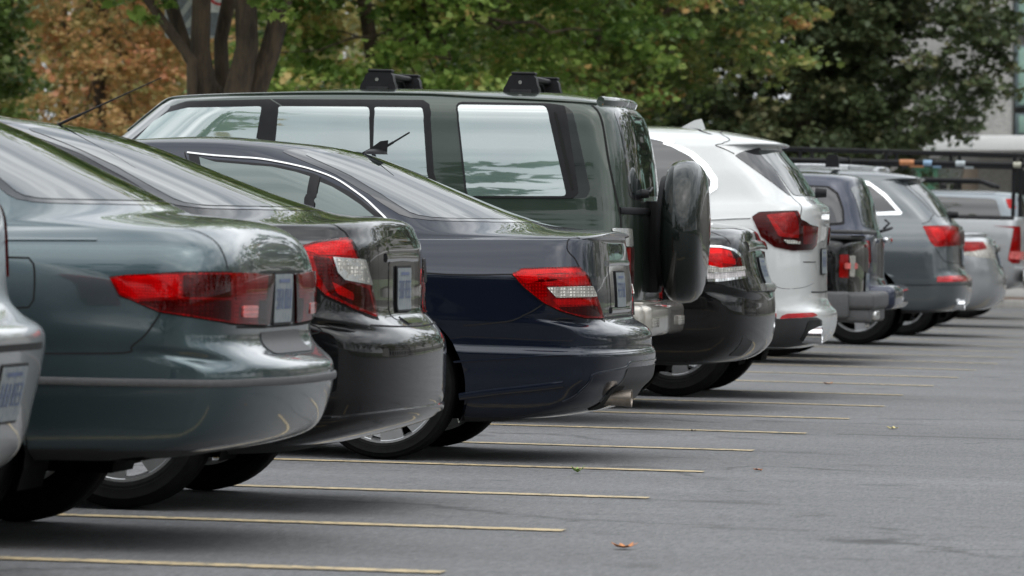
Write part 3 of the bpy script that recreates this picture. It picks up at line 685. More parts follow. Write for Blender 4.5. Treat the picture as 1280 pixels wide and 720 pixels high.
D.patch('rear_window_seal', [('r', .66, 1.058), ('r', 0, 1.062), ('r', -.66, 1.058), ('r', -.50, 1.362), ('r', 0, 1.378), ('r', .50, 1.362)], MT['gloss_black'], .0015, rnd=.08)
D.patch('rear_window', [('r', .635, 1.07), ('r', 0, 1.074), ('r', -.635, 1.07), ('r', -.48, 1.348), ('r', 0, 1.364), ('r', .48, 1.348)], MT['glass'], .0035, rnd=.08)
D.patch('windscreen', [('f', .64, 1.02), ('f', 0, 1.02), ('f', -.64, 1.02), ('f', -.50, 1.34), ('f', 0, 1.36), ('f', .50, 1.34)], MT['glass'], .003, rnd=.08)
f0 = D.inv @ at(470, 190, 25.28)
m = MB(); fx, fz = f0.x, f0.z-.01
m.lathe([(0, .055), (.012, .05), (.022, .03), (.026, .005)], (fx, 0, fz), 'z', 20)
bmf = m.bm
m.prism([(-.075, 0), (.05, 0), (.055, .065), (.02, .06), (-.02, .03)], .014, Matrix.Translation((fx, .007, fz)) @ Matrix.Scale(-1, 4, (1, 0, 0)) @ Matrix.Rotation(R_(90), 4, 'X'))
q0 = D.inv @ at(478, 186, 25.28); q1 = D.inv @ at(512, 165.5, 25.28)
m.tube([q0, q0+(q1-q0)*.4], .006, 8); m.tube([q0+(q1-q0)*.38, q1], [.0045, .004], 8)
m.build('antenna', MT['black'], D.root)
# ================================================================== tall dark green off-roader
P_green = paint('dark_green_paint', (.024, .036, .027), .5, .30, .025, .15, 1.5)
P_spare = paint('greenish_black_cover_paint', (.006, .0085, .0075), .0, .25, .012, .04, 1.40)
P_champ = paint('champagne_bumper_paint', (.33, .31, .275), .6, .35, .06)
rows = [('L', .44, .50, .78, .2, 4, .42), ('L', .50, .37, .835, .22, 4, .47), ('L', .60, .355, .850, .22, 4.2, .58), ('L', .78, .350, .857, .22, 4.2, .76), ('L', .95, .352, .860, .22, 4.2, .93), ('L', 1.03, .354, .852, .22, 4.2, 1.02),
        ('D', 1.09, .356, .842, .22, 4.2, 1.08), ('D', 1.13, .360, .836, .22, 4.2, 1.12), ('D', 1.165, .364, .832, .22, 4.2, 1.155), ('G', 1.22, .372, .826, .22, 4.2, 1.21), ('G', 1.40, .395, .800, .22, 4.2, 1.39),
        ('G', 1.55, .425, .772, .22, 4.0, 1.54), ('G', 1.655, .455, .752, .23, 3.8, 1.65), ('G', 1.70, .488, .735, .25, 3.5, 1.692), ('R', 1.732, .54, .700, .28, 3.2, 1.728), ('R', 1.755, .66, .62, .3, 3, 1.755),
        ('R', 1.772, .80, .45, .3, 2.8, 1.775), ('R', 1.775, .95, .02, .3, 2.3, 1.785)]
E = Car('off_roader', 'tall dark green off-roader with a spare wheel on its tailgate and roof bars', 'off-road car', -3.18, 30.4,
        levels(rows, 4.85, (3.66, 1.15), (3.02, 1.70), .98), P_green, tp(.035, 2.4, 2.4), [(1.25, .375, .43, .84), (3.975, .375, .43, .84)], .42)
E.add_wheels(tyre_w=.25, rim=.205, spokes=6, ytrack=.735)
def zE(x, y): return ('c', 150+x/2.977, 80+y/2.977)
def zQ(x, y): return ('c', 540+x/3.274, 70+y/3.274)
for m in (False, True):
    E.patch('window_frame', [zE(45, 262), zE(105, 205), zE(165, 165), zE(250, 139), zE(558, 131), ('s', 2.21, 1.20), ('s', 3.30, 1.185), ('s', 3.42, 1.24)], MT['black'], .0015, rnd=.06, mirror=m)
    E.patch('front_door_window', [zE(80, 262), zE(125, 215), zE(178, 182), zE(252, 164), zE(527, 158), zE(503, 300), ('s', 2.34, 1.225), ('s', 3.22, 1.215), ('s', 3.28, 1.25)], MT['glass_pale'], .004, rnd=.05, mirror=m)
    E.patch('window_frame', [zE(566, 131), zE(1128, 134), zE(1152, 150), zE(1168, 405), ('s', 1.36, 1.195), ('s', 2.20, 1.195)], MT['black'], .0015, rnd=.05, mirror=m)
    E.patch('rear_door_window', [zE(590, 158), zE(926, 160), zE(930, 310), ('s', 1.72, 1.22), ('s', 2.17, 1.22), zE(578, 303)], MT['glass_pale'], .004, rnd=.05, mirror=m)
    E.patch('rear_door_window', [zE(947, 161), zE(1126, 163), zE(1142, 400), ('s', 1.44, 1.22), ('s', 1.68, 1.22), zE(943, 310)], MT['glass_pale'], .004, rnd=.05, mirror=m)
    E.patch('pillar_trim', [zQ(540, 203), zQ(578, 232), zQ(648, 545), zQ(630, 578), zQ(560, 583), zQ(500, 380)], P_spare, .004, rnd=.1, mirror=m)
    E.patch('window_frame', [zQ(95, 190), zQ(480, 197), zQ(545, 206), zQ(600, 558), zQ(575, 584), zQ(138, 580)], MT['black'], .008, rnd=.08, mirror=m)
    E.patch('quarter_window', [zQ(104, 202), zQ(468, 207), zQ(552, 574), zQ(146, 574)], MT['glass_pale'], .0105, rnd=.05, mirror=m)
    E.patch('vent_slot', [zQ(497, 232), zQ(512, 232), zQ(583, 545), zQ(570, 552)], MT['gap'], .0098, rnd=.2, mirror=m)
    E.line('roof_gutter', [zE(30, 240), zE(110, 165), zE(180, 128), zE(260, 117), zE(600, 112), zE(1100, 113), ('c', 600, 121.5), ('c', 700, 126), ('c', 745, 130)], .022, P_green, raised=.012, mirror=m, smoothn=50)
    for q in ([('s', 2.205, .50), ('s', 2.205, .9), ('s', 2.205, 1.20)], [('s', 1.33, 1.20), ('s', 1.36, 1.0), ('s', 1.60, .80), ('s', 1.68, .5)], [('s', 3.3, .5), ('s', 3.36, 1.18)]):
        E.line('panel_gap', q, .006, MT['gap'], mirror=m, smoothn=16)
    E.line('panel_gap', [('r', .70, 1.70), ('r', .765, 1.45), ('r', .785, 1.2), ('r', .79, 1.05), ('r', .79, .60)], .012, MT['gap'], mirror=m, smoothn=30)
    l = E.patch('tail_lamp', [('r', .825, .66), ('r', .825, .945), ('r', .70, .945), ('r', .70, .66)], MT['red'], .022, rnd=.08, mirror=m, skirt=.026)
    E.patch('reverse_lens', [('r', .825, .95), ('r', .825, 1.045), ('r', .71, 1.045), ('r', .70, .95)], MT['chrome_dull'], .022, l, .08, m, .026)
    E.patch('marker_lamp', [('c', 752.5, 126.5), ('c', 755, 126.5), ('c', 755.5, 131), ('c', 753, 131)], MT['amber'], .003, rnd=.2, mirror=m)
E.patch('rear_window_seal', [('r', .67, 1.20), ('r', -.67, 1.20), ('r', -.62, 1.68), ('r', .62, 1.68)], MT['gloss_black'], .002, rnd=.08)
E.patch('rear_window', [('r', .64, 1.225), ('r', -.64, 1.225), ('r', -.595, 1.655), ('r', .595, 1.655)], MT['glass'], .006, rnd=.1)
E.patch('windscreen', [('f', .68, 1.20), ('f', -.68, 1.20), ('f', -.62, 1.66), ('f', .62, 1.66)], MT['glass'], .003, rnd=.08)
E.line('spoiler_lip', [('r', .62, 1.715), ('r', 0, 1.722), ('r', -.62, 1.715)], .05, P_green, raised=.035)
E.line('tailgate_seam', [('r', .78, 1.14), ('r', 0, 1.14), ('r', -.78, 1.14)], .04, MT['black'], raised=.012)
m = MB(); m.box((.315, 0, .555), (.13, 1.62, .17), bev=.035, seg=4); m.box((.36, 0, .645), (.12, 1.5, .02), bev=.006)
for sg in (1, -1): m.box((.42, sg*.78, .555), (.26, .14, .165), bev=.03, seg=3)
bmp = m.build('bumper', P_champ, E.root)
for sg in (1, -1): m = MB(); m.box((.248, sg*.62, .545), (.008, .30, .05), bev=.003); m.build('bumper_lamp', MT['clear'], bmp)
m = MB(); prof = [(.272, .10), (.272, .30), (.262, .345), (.240, .374), (.205, .389), (.165, .393), (.125, .386), (.095, .366), (.073, .335), (.060, .29), (.053, .20), (.050, .02)]
m.lathe(prof, (0, -.02, 1.035), 'x', 72); sp = m.build('spare_wheel_cover', P_spare, E.root)
m = MB(); m.lathe([(.30, .12), (.30, .30), (.272, .31), (.272, .12)], (0, -.02, 1.035), 'x', 40, closed=True); m.box((.335, -.02, .95), (.07, .20, .5), bev=.01); m.build('spare_wheel_bracket', MT['black'], E.root)
m = MB(); m.tube([(.365, .35, 1.235), (.345, .20, 1.245), (.365, -.1, 1.27)], .008, 8); m.lathe([(.33, .022), (.37, .026)], (0, .36, 1.235), 'x', 14); m.build('rear_wiper', MT['black'], E.root)
for px in (474, 653):
    q = E.inv @ at(px, 108, 29.95); qx = q.x
    b = MB(); b.box((qx, 0, 1.848), (.085, .90, .030), bev=.014, seg=4); b.tube([(qx, .36, 1.80), (qx, .26, 1.838), (qx, -.26, 1.838), (qx, -.36, 1.80)], .018, 8); bar = b.build('roof_bar', MT['black'], E.root)
    for sg in (1, -1):
        f = MB(); f.prism([(-.098, 0), (.098, 0), (.094, .022), (.078, .050), (.066, .082), (.048, .097), (.02, .102), (-.04, .102), (-.066, .095), (-.080, .078), (-.086, .045), (-.096, .022)], .09, Matrix.Translation((qx, sg*.46+.045, 1.765)) @ Matrix.Rotation(R_(90), 4, 'X'))
        f.box((qx-.01, sg*.46, 1.868), (.13, .10, .016), bev=.007, seg=3); f.box((qx, sg*.50, 1.757), (.12, .04, .05), bev=.006)
        ft = f.build('rack_foot', MT['black'], bar)
        g = MB(); g.lathe([(-.003, .010), (.005, .010), (.005, .004)], (qx+.005, sg*.503, 1.82) , 'y', 14); g.build('lock_cap', MT['chrome_dull'], bar)

# ================================================================== black saloon behind the off-roader
rows = [('L', .20, .45, .75, .45, 2.6, .20), ('L', .235, .20, .87, .42, 2.8, .225), ('L', .36, .055, .90, .42, 2.9, .34), ('L', .51, .035, .91, .42, 3, .52), ('L', .62, .045, .915, .41, 3, .64), ('L', .68, .075, .915, .38, 3.4, .72),
        ('L', .80, .125, .912, .35, 4, .80), ('L', .95, .160, .895, .33, 4, .92), ('L', 1.01, .185, .86, .32, 4, .965), ('D', 1.055, .20, .81, .31, 3.8, .99), ('D', 1.085, .27, .785, .33, 3.4, 1.005), ('D', 1.10, .40, .765, .4, 3, 1.015),
        ('G', 1.12, .54, .745, .5, 2.6, 1.03), ('G', 1.25, .92, .68, .5, 2.6, 1.18), ('G', 1.35, 1.2, .62, .5, 2.6, 1.31), ('G', 1.41, 1.42, .56, .45, 2.6, 1.39), ('R', 1.435, 1.58, .48, .42, 2.5, 1.435), ('R', 1.445, 1.7, .33, .4, 2.4, 1.46), ('R', 1.45, 1.8, .02, .3, 2.2, 1.47)]
ROWS_SALOON = rows
rows = tight(rows, .66, .17)
F = Car('sedan', 'glossy black saloon with chrome edged tail lamps, beyond the spare wheel of the green off-roader', 'car', -3.07, 33.2,
        levels(rows, 4.83, (3.6, 1.0), (2.75, 1.43), crown=.030), P_black, tp(), [(1.10, .325, .37, .885), (3.95, .325, .37, .885)], k=.93)
F.add_wheels(rim=.215, spokes=10, ytrack=.775)
for m in (False, True):
    F.patch('lamp_bezel', [('c', 868, 306), ('c', 900, 307), ('c', 918, 311), ('c', 928, 321), ('c', 934.5, 347), ('c', 900, 352), ('c', 868, 352)], MT['chrome'], .004, rnd=.1, mirror=m, skirt=.008)
    t = F.patch('tail_lamp', [('c', 870, 309), ('c', 900, 310), ('c', 915, 314), ('c', 924, 322), ('c', 926, 333), ('c', 900, 335), ('c', 870, 334)], MT['red'], .008, rnd=.08, mirror=m, dome=.005)
    F.patch('reflector', [('c', 872, 317), ('c', 900, 317), ('c', 918, 324), ('c', 919, 331), ('c', 895, 328), ('c', 872, 327)], MT['red_bright'], .0145, t, .1, m, .003)
    F.patch('reflector', [('c', 870, 341.5), ('c', 900, 341), ('c', 930, 338), ('c', 931, 345), ('c', 900, 348.5), ('c', 870, 348.5)], MT['red'], .008, t, .08, m, .006)
    F.patch('reverse_lens', [('c', 884, 331), ('c', 904, 336), ('c', 928, 333), ('c', 929, 337.5), ('c', 900, 340.5), ('c', 884, 340)], MT['clear'], .0085, t, .08, m, .006)
    F.line('panel_gap', [('s', .25, .97), ('t', .35, .74), ('t', .52, .68)], .005, MT['gap'], mirror=m, smoothn=16)
    F.patch('rear_door_window', [('s', 1.15, 1.09), ('s', 1.62, 1.37), ('s', 2.1, 1.40), ('s', 2.12, 1.06)], MT['glass'], .003, rnd=.1, mirror=m)
    F.patch('front_door_window', [('s', 2.2, 1.06), ('s', 2.18, 1.40), ('s', 2.6, 1.38), ('s', 3.2, 1.07)], MT['glass'], .003, rnd=.1, mirror=m)
    F.patch('bumper_vent', [('r', .72, .27), ('r', .72, .40), ('r', .56, .36), ('r', .52, .27)], MT['dark_plastic'], .003, rnd=.15, mirror=m)
F.line('boot_garnish', [('r', .55, .955), ('r', 0, .965), ('r', -.55, .955)], .065, MT['chrome'], raised=.022, smoothn=14)
F.patch('plate_recess', [('r', .28, .72), ('r', .28, .915), ('r', -.28, .915), ('r', -.28, .72)], MT['gloss_black'], .002, rnd=.08)
F.plate(.80, off=.012)
F.line('boot_ledge', [('r', .30, .70), ('r', 0, .70), ('r', -.30, .70)], .05, MT['chrome_dull'], raised=.02)
F.line('panel_gap', [('r', .70, .675), ('r', 0, .672), ('r', -.70, .675)], .008, MT['gap'])
F.patch('rear_window', [('r', .64, 1.13), ('r', 0, 1.135), ('r', -.64, 1.13), ('r', -.49, 1.39), ('r', 0, 1.405), ('r', .49, 1.39)], MT['glass'], .0035, rnd=.08)
F.patch('windscreen', [('f', .64, 1.04), ('f', 0, 1.04), ('f', -.64, 1.04), ('f', -.50, 1.40), ('f', 0, 1.42), ('f', .50, 1.40)], MT['glass'], .003, rnd=.08)

# ================================================================== white SUV
P_white = paint('white_paint', (.47, .48, .475), .0, .35, .08)
rows = [('L', .25, .60, .78, .4, 3, .25), ('L', .275, .22, .90, .40, 3, .28), ('L', .35, .095, .935, .39, 3, .36), ('L', .46, .07, .955, .38, 3, .47), ('L', .515, .072, .962, .38, 3, .535), ('L', .55, .115, .962, .36, 3.2, .60),
        ('L', .62, .150, .962, .35, 3.5, .70), ('L', .79, .158, .965, .34, 3.6, .84), ('L', .95, .162, .958, .33, 3.6, .96), ('L', 1.09, .152, .938, .33, 3.6, 1.06), ('L', 1.17, .145, .915, .33, 3.6, 1.12), ('D', 1.215, .15, .895, .32, 3.6, 1.155),
        ('D', 1.245, .168, .88, .32, 3.5, 1.18), ('D', 1.265, .195, .868, .33, 3.4, 1.20), ('G', 1.29, .225, .855, .34, 3.2, 1.24), ('G', 1.47, .345, .80, .40, 3, 1.44), ('G', 1.585, .445, .752, .44, 3, 1.57), ('G', 1.625, .475, .735, .44, 3, 1.615),
        ('R', 1.636, .43, .718, .36, 3.4, 1.645), ('R', 1.652, .425, .700, .34, 3.4, 1.665), ('R', 1.695, .60, .62, .4, 3, 1.71), ('R', 1.735, .85, .46, .4, 2.8, 1.74), ('R', 1.755, 1.1, .02, .3, 2.3, 1.765)]
H_ = Car('suv', 'white SUV with wide dark red tail lamps, a shark fin antenna and a roof spoiler', 'SUV', -2.91, 35.9,
        levels(rows, 4.88, (3.8, 1.12), (2.9, 1.70), .92), P_white, tp(.05, 2.3, 2.4), [(.99, .37, .425, .945), (3.92, .37, .425, .945)], .28, k=.94)
H_.add_wheels(tyre_w=.265, rim=.245, spokes=5, ytrack=.82)
def z2(x, y): return ('c', 760+x/4.237, 140+y/4.237)
def z3(x, y): return ('c', 760+x/3.13, 270+y/3.13)
for m in (False, True):
    t = H_.patch('tail_lamp', [z3(563, 5), ('c', 949, 265.5), ('c', 996, 263.5), ('c', 1000, 274), ('c', 1012, 281), ('c', 1021, 283), ('c', 1019, 306), ('c', 1014, 312), z3(720, 136), z3(650, 121), z3(598, 82)], MT['red_deep'], .006, rnd=.1, mirror=m, dome=.010)
    H_.patch('reflector', [z2(838, 545), z2(985, 530), z2(1005, 580), z2(1010, 660), z2(905, 655)], MT['red'], .018, t, .12, m, .004)
    H_.patch('reflector', [z2(840, 548), z2(858, 546), z2(925, 640), z2(1005, 652), z2(1005, 668), z2(905, 660)], MT['red_bright'], .0205, t, .1, m, .003)
    H_.patch('reflector', [z2(925, 678), z2(1008, 680), z2(1010, 700), z2(945, 698)], MT['clear'], .018, t, .15, m, .003)
    H_.patch('reflector', [z2(1030, 600), z2(1092, 612), z2(1085, 700), z2(1030, 700)], MT['red'], .018, t, .12, m, .003)
    H_.patch('bumper_cladding', [z3(672, 403), z3(815, 397), z3(836, 408), z3(835, 440), z3(800, 497), z3(700, 513), ('s', .62, .29), ('s', .62, .50)], MT['dark_plastic'], .003, rnd=.08, mirror=m)
    H_.patch('bumper_reflector', [z3(680, 390), z3(700, 382), z3(800, 378), z3(818, 388), z3(800, 395), z3(672, 402)], MT['red'], .006, rnd=.1, mirror=m)
    H_.patch('exhaust_recess_shade', [('r', .79, .33), ('r', .79, .47), ('r', .60, .47), ('r', .60, .33)], MT['gap'], .006, rnd=.25, mirror=m)  # shade of the cutout round the pipe, laid on as black colour
    e = MB(); y = .70 if not m else -.62; x0 = .035 if not m else .14
    e.lathe([(.45, .052), (.09+x0, .055), (.045+x0, .058), (.045+x0, .050), (.10+x0, .046), (.43, .04)], (0, y, .405), 'x', 30); e.build('exhaust_pipe', MT['chrome'], H_.root)
    H_.patch('window_frame', [('c', 790, 166), ('c', 828, 171.5), ('c', 868, 191), ('c', 884, 205), ('c', 897, 223), ('c', 897, 236), ('c', 882, 246), ('s', 1.5, 1.235), ('s', 2.0, 1.235), ('s', 2.0, 1.64)], MT['chrome'], .005, rnd=.1, mirror=m)
    H_.patch('quarter_window', [('c', 790, 170.5), ('c', 826, 177), ('c', 862, 195.5), ('c', 877, 209), ('c', 888.5, 226), ('c', 888, 233), ('c', 878, 241), ('s', 1.5, 1.262), ('s', 1.98, 1.262), ('s', 1.98, 1.60)], MT['glass_dark'], .009, rnd=.1, mirror=m)
    H_.patch('front_door_window', [('s', 2.08, 1.26), ('s', 2.06, 1.63), ('s', 2.7, 1.62), ('s', 3.4, 1.25)], MT['glass_dark'], .003, rnd=.1, mirror=m)
    H_.patch('spoiler_wing', [z2(672, 231), z2(720, 208), z2(803, 190), z2(970, 445), z2(955, 440), z2(850, 360)], MT['glass_dark'], .003, rnd=.05, mirror=m)
    H_.line('panel_gap', [('c', 903, 160), ('c', 900, 166), ('c', 905, 178), ('c', 918, 192.5)], .006, MT['gap'], mirror=m, smoothn=16)
    H_.line('panel_gap', [z2(970, 446), z2(1005, 480), z2(1015, 570)], .006, MT['gap'], mirror=m, smoothn=16)
    H_.line('panel_gap', [z3(763, 180), z3(812, 180), ('r', .4, .80)], .006, MT['gap'], mirror=m)
    H_.line('panel_gap', [z3(640, 270), z3(700, 285), z3(805, 262)], .003, MT['grey_plastic'], off=.001, mirror=m, smoothn=16)
    H_.line('roof_rail', [('s', 3.0, 1.70), ('c', 795, 154.5), ('c', 850, 158), ('c', 876, 164), ('c', 889, 168)], .02, MT['gap'], off=.0015, mirror=m, smoothn=30)
    H_.line('panel_gap', [('c', 884, 275), ('c', 920, 273), ('c', 938, 272.5)], .012, P_white, raised=.008, mirror=m)
    for q in ([('s', 2.04, .32), ('s', 2.06, .8), ('s', 2.04, 1.66)], [('s', 3.2, .4), ('s', 3.26, 1.1)]): H_.line('panel_gap', q, .006, MT['gap'], mirror=m, smoothn=16)
H_.patch('rear_window', [('r', .66, 1.30), ('r', 0, 1.30), ('r', -.66, 1.30), ('r', -.60, 1.60), ('r', 0, 1.61), ('r', .60, 1.60)], MT['glass'], .004, rnd=.06)
H_.patch('windscreen', [('f', .68, 1.20), ('f', 0, 1.20), ('f', -.68, 1.20), ('f', -.50, 1.58), ('f', 0, 1.60), ('f', .50, 1.58)], MT['glass'], .003, rnd=.08)
H_.plate(.86, off=.014)
H_.line('panel_gap', [('r', .60, .655), ('r', 0, .65), ('r', -.60, .655)], .010, MT['gap'])
m = MB(); m.prism([(0, 0), (.19, 0), (.165, .02), (.075, .070), (.03, .080), (.015, .045)], .036, Matrix.Translation((.92, .018, 1.685)) @ Matrix.Rotation(R_(90), 4, 'X')); m.build('shark_fin_antenna', P_white, H_.root)
m = MB(); m.tube([(.15, .05, 1.31), (.19, -.28, 1.305)], .010, 8); m.lathe([(.13, .028), (.20, .034)], (0, .05, 1.305), 'x', 16); m.build('rear_wiper', MT['black'], H_.root)
m = MB(); m.lathe([(.11, .04), (.14, .042)], (0, 0, 1.13), 'x', 24); m.build('badge', MT['chrome_dull'], H_.root)

# ================================================================== black pickup with a hard bed cover
rows = [('L', .24, .55, .70, .2, 4, .26), ('L', .30, .22, .82, .22, 4, .31), ('L', .42, .16, .845, .22, 4, .42), ('L', .62, .15, .852, .2, 4.2, .62), ('L', .80, .15, .851, .2, 4.2, .80), ('L', .93, .155, .846, .2, 4.2, .93), ('L', .985, .165, .825, .2, 4.2, .985),
        ('D', 1.005, .19, .79, .2, 4.2, 1.0), ('D', 1.012, .26, .775, .22, 4, 1.006), ('D', 1.018, 1.2, .76, .22, 4, 1.012), ('G', 1.03, 1.9, .745, .24, 3.5, 1.025), ('G', 1.25, 2.0, .70, .26, 3.4, 1.25), ('G', 1.45, 2.1, .64, .28, 3.2, 1.45), ('R', 1.52, 2.25, .55, .3, 3, 1.52), ('R', 1.55, 2.5, .02, .3, 2.3, 1.55)]
K = Car('pickup_truck', 'black pickup with a lipped bed cover and thick grey plastic rear bumper', 'pickup truck', -3.38, 45.5,
        levels(rows, 4.9, (3.9, 1.0), (3.2, 1.50), .85), P_black, tp(.04), [(1.15, .33, .38, .835), (4.1, .33, .38, .835)], .28, sub=4, k=.85)
K.add_wheels(rim=.20, spokes=5, ytrack=.73, rim_mat=MT['alloy_grey'])
m = MB(); m.box((.17, 0, .515), (.34, 1.62, .14), bev=.04, seg=4); m.box((.18, 0, .40), (.30, 1.56, .12), bev=.03, seg=3)
for sg in (1, -1): m.box((.45, sg*.80, .48), (.5, .09, .22), bev=.03, seg=3)
m.build('bumper', MT['grey_plastic'], K.root)
m = MB(); m.box((.02, .45, .40), (.06, .34, .07), bev=.015); m.build('bumper_step', MT['chrome_dull'], K.root)
m = MB(); m.box((.24, 0, 1.065), (.26, 1.50, .035), bev=.015, seg=3); m.box((.95, 0, 1.022), (1.5, 1.52, .035), bev=.012); m.build('bed_cover', MT['dark_plastic'], K.root)
for m_ in (False, True):
    t = K.patch('tail_lamp', [('s', .335, .655), ('s', .335, .865), ('r', .80, .87), ('r', .74, .87), ('r', .74, .65), ('r', .80, .65)], MT['red'], .012, rnd=.1, mirror=m_, skirt=.016)
    K.patch('reverse_lens', [('s', .30, .735), ('s', .30, .79), ('s', .20, .79), ('s', .20, .735)], MT['pink'], .0165, t, .12, m_, .003)
    K.patch('reflector', [('r', .73, .66), ('r', .73, .86), ('r', .64, .86), ('r', .66, .66)], MT['clear'], .010, t, .1, m_, .010)
    K.patch('cab_window', [('s', 2.3, 1.08), ('s', 2.35, 1.44), ('s', 3.1, 1.43), ('s', 3.5, 1.08)], MT['glass'], .003, rnd=.08, mirror=m_)
K.patch('rear_window', [('r', .60, 1.10), ('r', -.60, 1.10), ('r', -.54, 1.44), ('r', .54, 1.44)], MT['glass'], .003, rnd=.08)
K.patch('reflector', [('r', .12, .94), ('r', .12, .97), ('r', -.12, .97), ('r', -.12, .94)], MT['red'], .012, rnd=.1)
K.plate(.60, off=.012)

# ================================================================== dark blue SUV beyond the pickup
P_navy = paint('navy_paint', (.014, .020, .040), .4, .30, .03, .1, 1.48)
def wagon(h, hw, x0, gx, roof, z0=.28, belt=1.05, p=3.6):
    """generic tailgate-car section rows: body rear plane x0, glass leaning to gx at the roof"""
    t = lambda q: belt+(roof-belt)*q
    return [('L', z0, x0+.4, hw-.15, .3, 3, z0), ('L', z0+.05, x0+.08, hw-.04, .3, 3, z0+.03), ('L', z0+.14, x0-.05, hw-.01, .32, 3.2, z0+.14), ('L', z0+.26, x0-.07, hw, .32, 3.2, z0+.28), ('L', z0+.34, x0-.03, hw+.002, .31, 3.4, z0+.37), ('L', z0+.40, x0, hw+.004, .30, p, z0+.45),
            ('L', .80, x0, hw+.005, .29, p, .80), ('L', .93, x0+.005, hw-.005, .29, p, .91), ('D', belt-.06, x0+.01, hw-.03, .29, p, belt-.09), ('D', belt-.03, x0+.02, hw-.045, .29, p, belt-.05), ('D', belt-.01, x0+.03, hw-.055, .29, p, belt-.02),
            ('G', belt+.02, x0+.05, hw-.065, .29, 3.3, belt+.015), ('G', t(.5), x0+(gx-x0)*.5, hw-.125, .33, 3.2, t(.5)), ('G', t(.82), x0+(gx-x0)*.85, hw-.18, .35, 3.1, t(.82)), ('G', t(.92), gx, hw-.22, .35, 3, t(.92)),
            ('R', t(.97), gx+.10, hw-.29, .36, 3, t(.97)), ('R', roof, gx+.28, hw-.46, .36, 2.8, roof), ('R', roof+.012, gx+.5, .02, .3, 2.3, roof+.012)]
rows = wagon(1.65, .87, .20, .42, 1.67, .24, 1.08)
L_ = Car('suv', 'navy blue SUV with rounded rear side window, just behind the black pickup', 'SUV', -3.40, 48.0,
        levels(rows, 4.6, (3.6, 1.05), (2.9, 1.6), .9), P_navy, tp(.04), [(1.0, .335, .39, .86), (3.6, .335, .39, .86)], .30, sub=4, k=.855)
L_.add_wheels(rim=.20, spokes=5, ytrack=.75)
for m_ in (False, True):
    L_.patch('quarter_window', [('c', 1000, 231), ('c', 1036, 232.5), ('c', 1048, 241), ('c', 1055, 262), ('c', 1056, 281), ('c', 1000, 284), ('s', 1.45, 1.13), ('s', 1.45, 1.53)], MT['black'], .002, rnd=.1, mirror=m_)
    L_.patch('quarter_window', [('c', 1000, 233.5), ('c', 1034, 235), ('c', 1045, 243), ('c', 1052, 262), ('c', 1053, 278), ('c', 1000, 281), ('s', 1.42, 1.15), ('s', 1.42, 1.51)], MT['glass_dark'], .005, rnd=.1, mirror=m_)
    L_.patch('door_window', [('s', 1.55, 1.14), ('s', 1.55, 1.52), ('s', 2.9, 1.50), ('s', 3.35, 1.12)], MT['glass'], .003, rnd=.08, mirror=m_)
    t = L_.patch('tail_lamp', [('s', .30, .78), ('s', .30, 1.0), ('r', .80, 1.0), ('r', .70, 1.0), ('r', .70, .78), ('r', .80, .78)], MT['red'], .008, rnd=.1, mirror=m_)
L_.patch('rear_window', [('r', .66, 1.13), ('r', -.66, 1.13), ('r', -.60, 1.54), ('r', .60, 1.54)], MT['glass'], .004, rnd=.1)
m = MB(); m.tube([(.17, .2, 1.08), (.11, .1, 1.10), (.11, -.2, 1.11)], .014, 8); m.tube([(.15, .2, 1.10), (.10, .2, 1.15), (.14, .2, 1.18)], .010, 8); m.build('rear_wiper', MT['black'], L_.root)
m = MB(); m.box((.125, 0, 1.005), (.05, .5, .05), bev=.015); m.build('tailgate_handle', MT['chrome'], L_.root)
m = MB(); m.box((.12, 0, .52), (.26, 1.66, .20), bev=.06, seg=4); m.build('bumper', P_navy, L_.root)

# ================================================================== grey SUV with silver roof rails
P_grey = paint('blue_grey_paint', (.065, .078, .086), .5, .32, .05)
rows = [('L', .25, .60, .80, .35, 3, .26), ('L', .28, .20, .92, .38, 3, .285), ('L', .36, .07, .955, .38, 3, .37), ('L', .50, .05, .97, .38, 3, .52), ('L', .60, .052, .975, .37, 3.1, .63), ('L', .655, .095, .975, .36, 3.3, .70), ('L', .72, .135, .978, .35, 3.5, .77), ('L', .86, .15, .978, .34, 3.6, .88),
        ('L', .98, .155, .965, .33, 3.6, .98), ('L', 1.10, .165, .935, .33, 3.6, 1.07), ('D', 1.15, .18, .915, .33, 3.5, 1.12), ('D', 1.18, .20, .90, .33, 3.4, 1.15), ('D', 1.20, .22, .89, .34, 3.3, 1.18), ('G', 1.24, .26, .875, .35, 3.2, 1.22), ('G', 1.45, .42, .815, .42, 3, 1.43),
        ('G', 1.58, .56, .765, .45, 3, 1.56), ('G', 1.625, .61, .745, .45, 3, 1.61), ('R', 1.64, .575, .73, .38, 3.4, 1.645), ('R', 1.66, .565, .715, .36, 3.4, 1.675), ('R', 1.70, .75, .64, .42, 3, 1.71), ('R', 1.73, 1.0, .48, .4, 2.8, 1.735), ('R', 1.745, 1.3, .02, .3, 2.3, 1.755)]
Q = Car('suv', 'large blue grey SUV with silver roof rails and a red reflector strip in its bumper', 'SUV', -3.12, 54.2,
        levels(rows, 5.05, (3.9, 1.1), (3.0, 1.70), .92), P_grey, tp(.045), [(1.07, .37, .42, .955), (4.07, .37, .42, .955)], .28, sub=4, k=.92)
Q.add_wheels(tyre_w=.265, rim=.25, spokes=5, ytrack=.835)
def z4(x, y): return ('c', 980+x/4.237, 170+y/4.237)
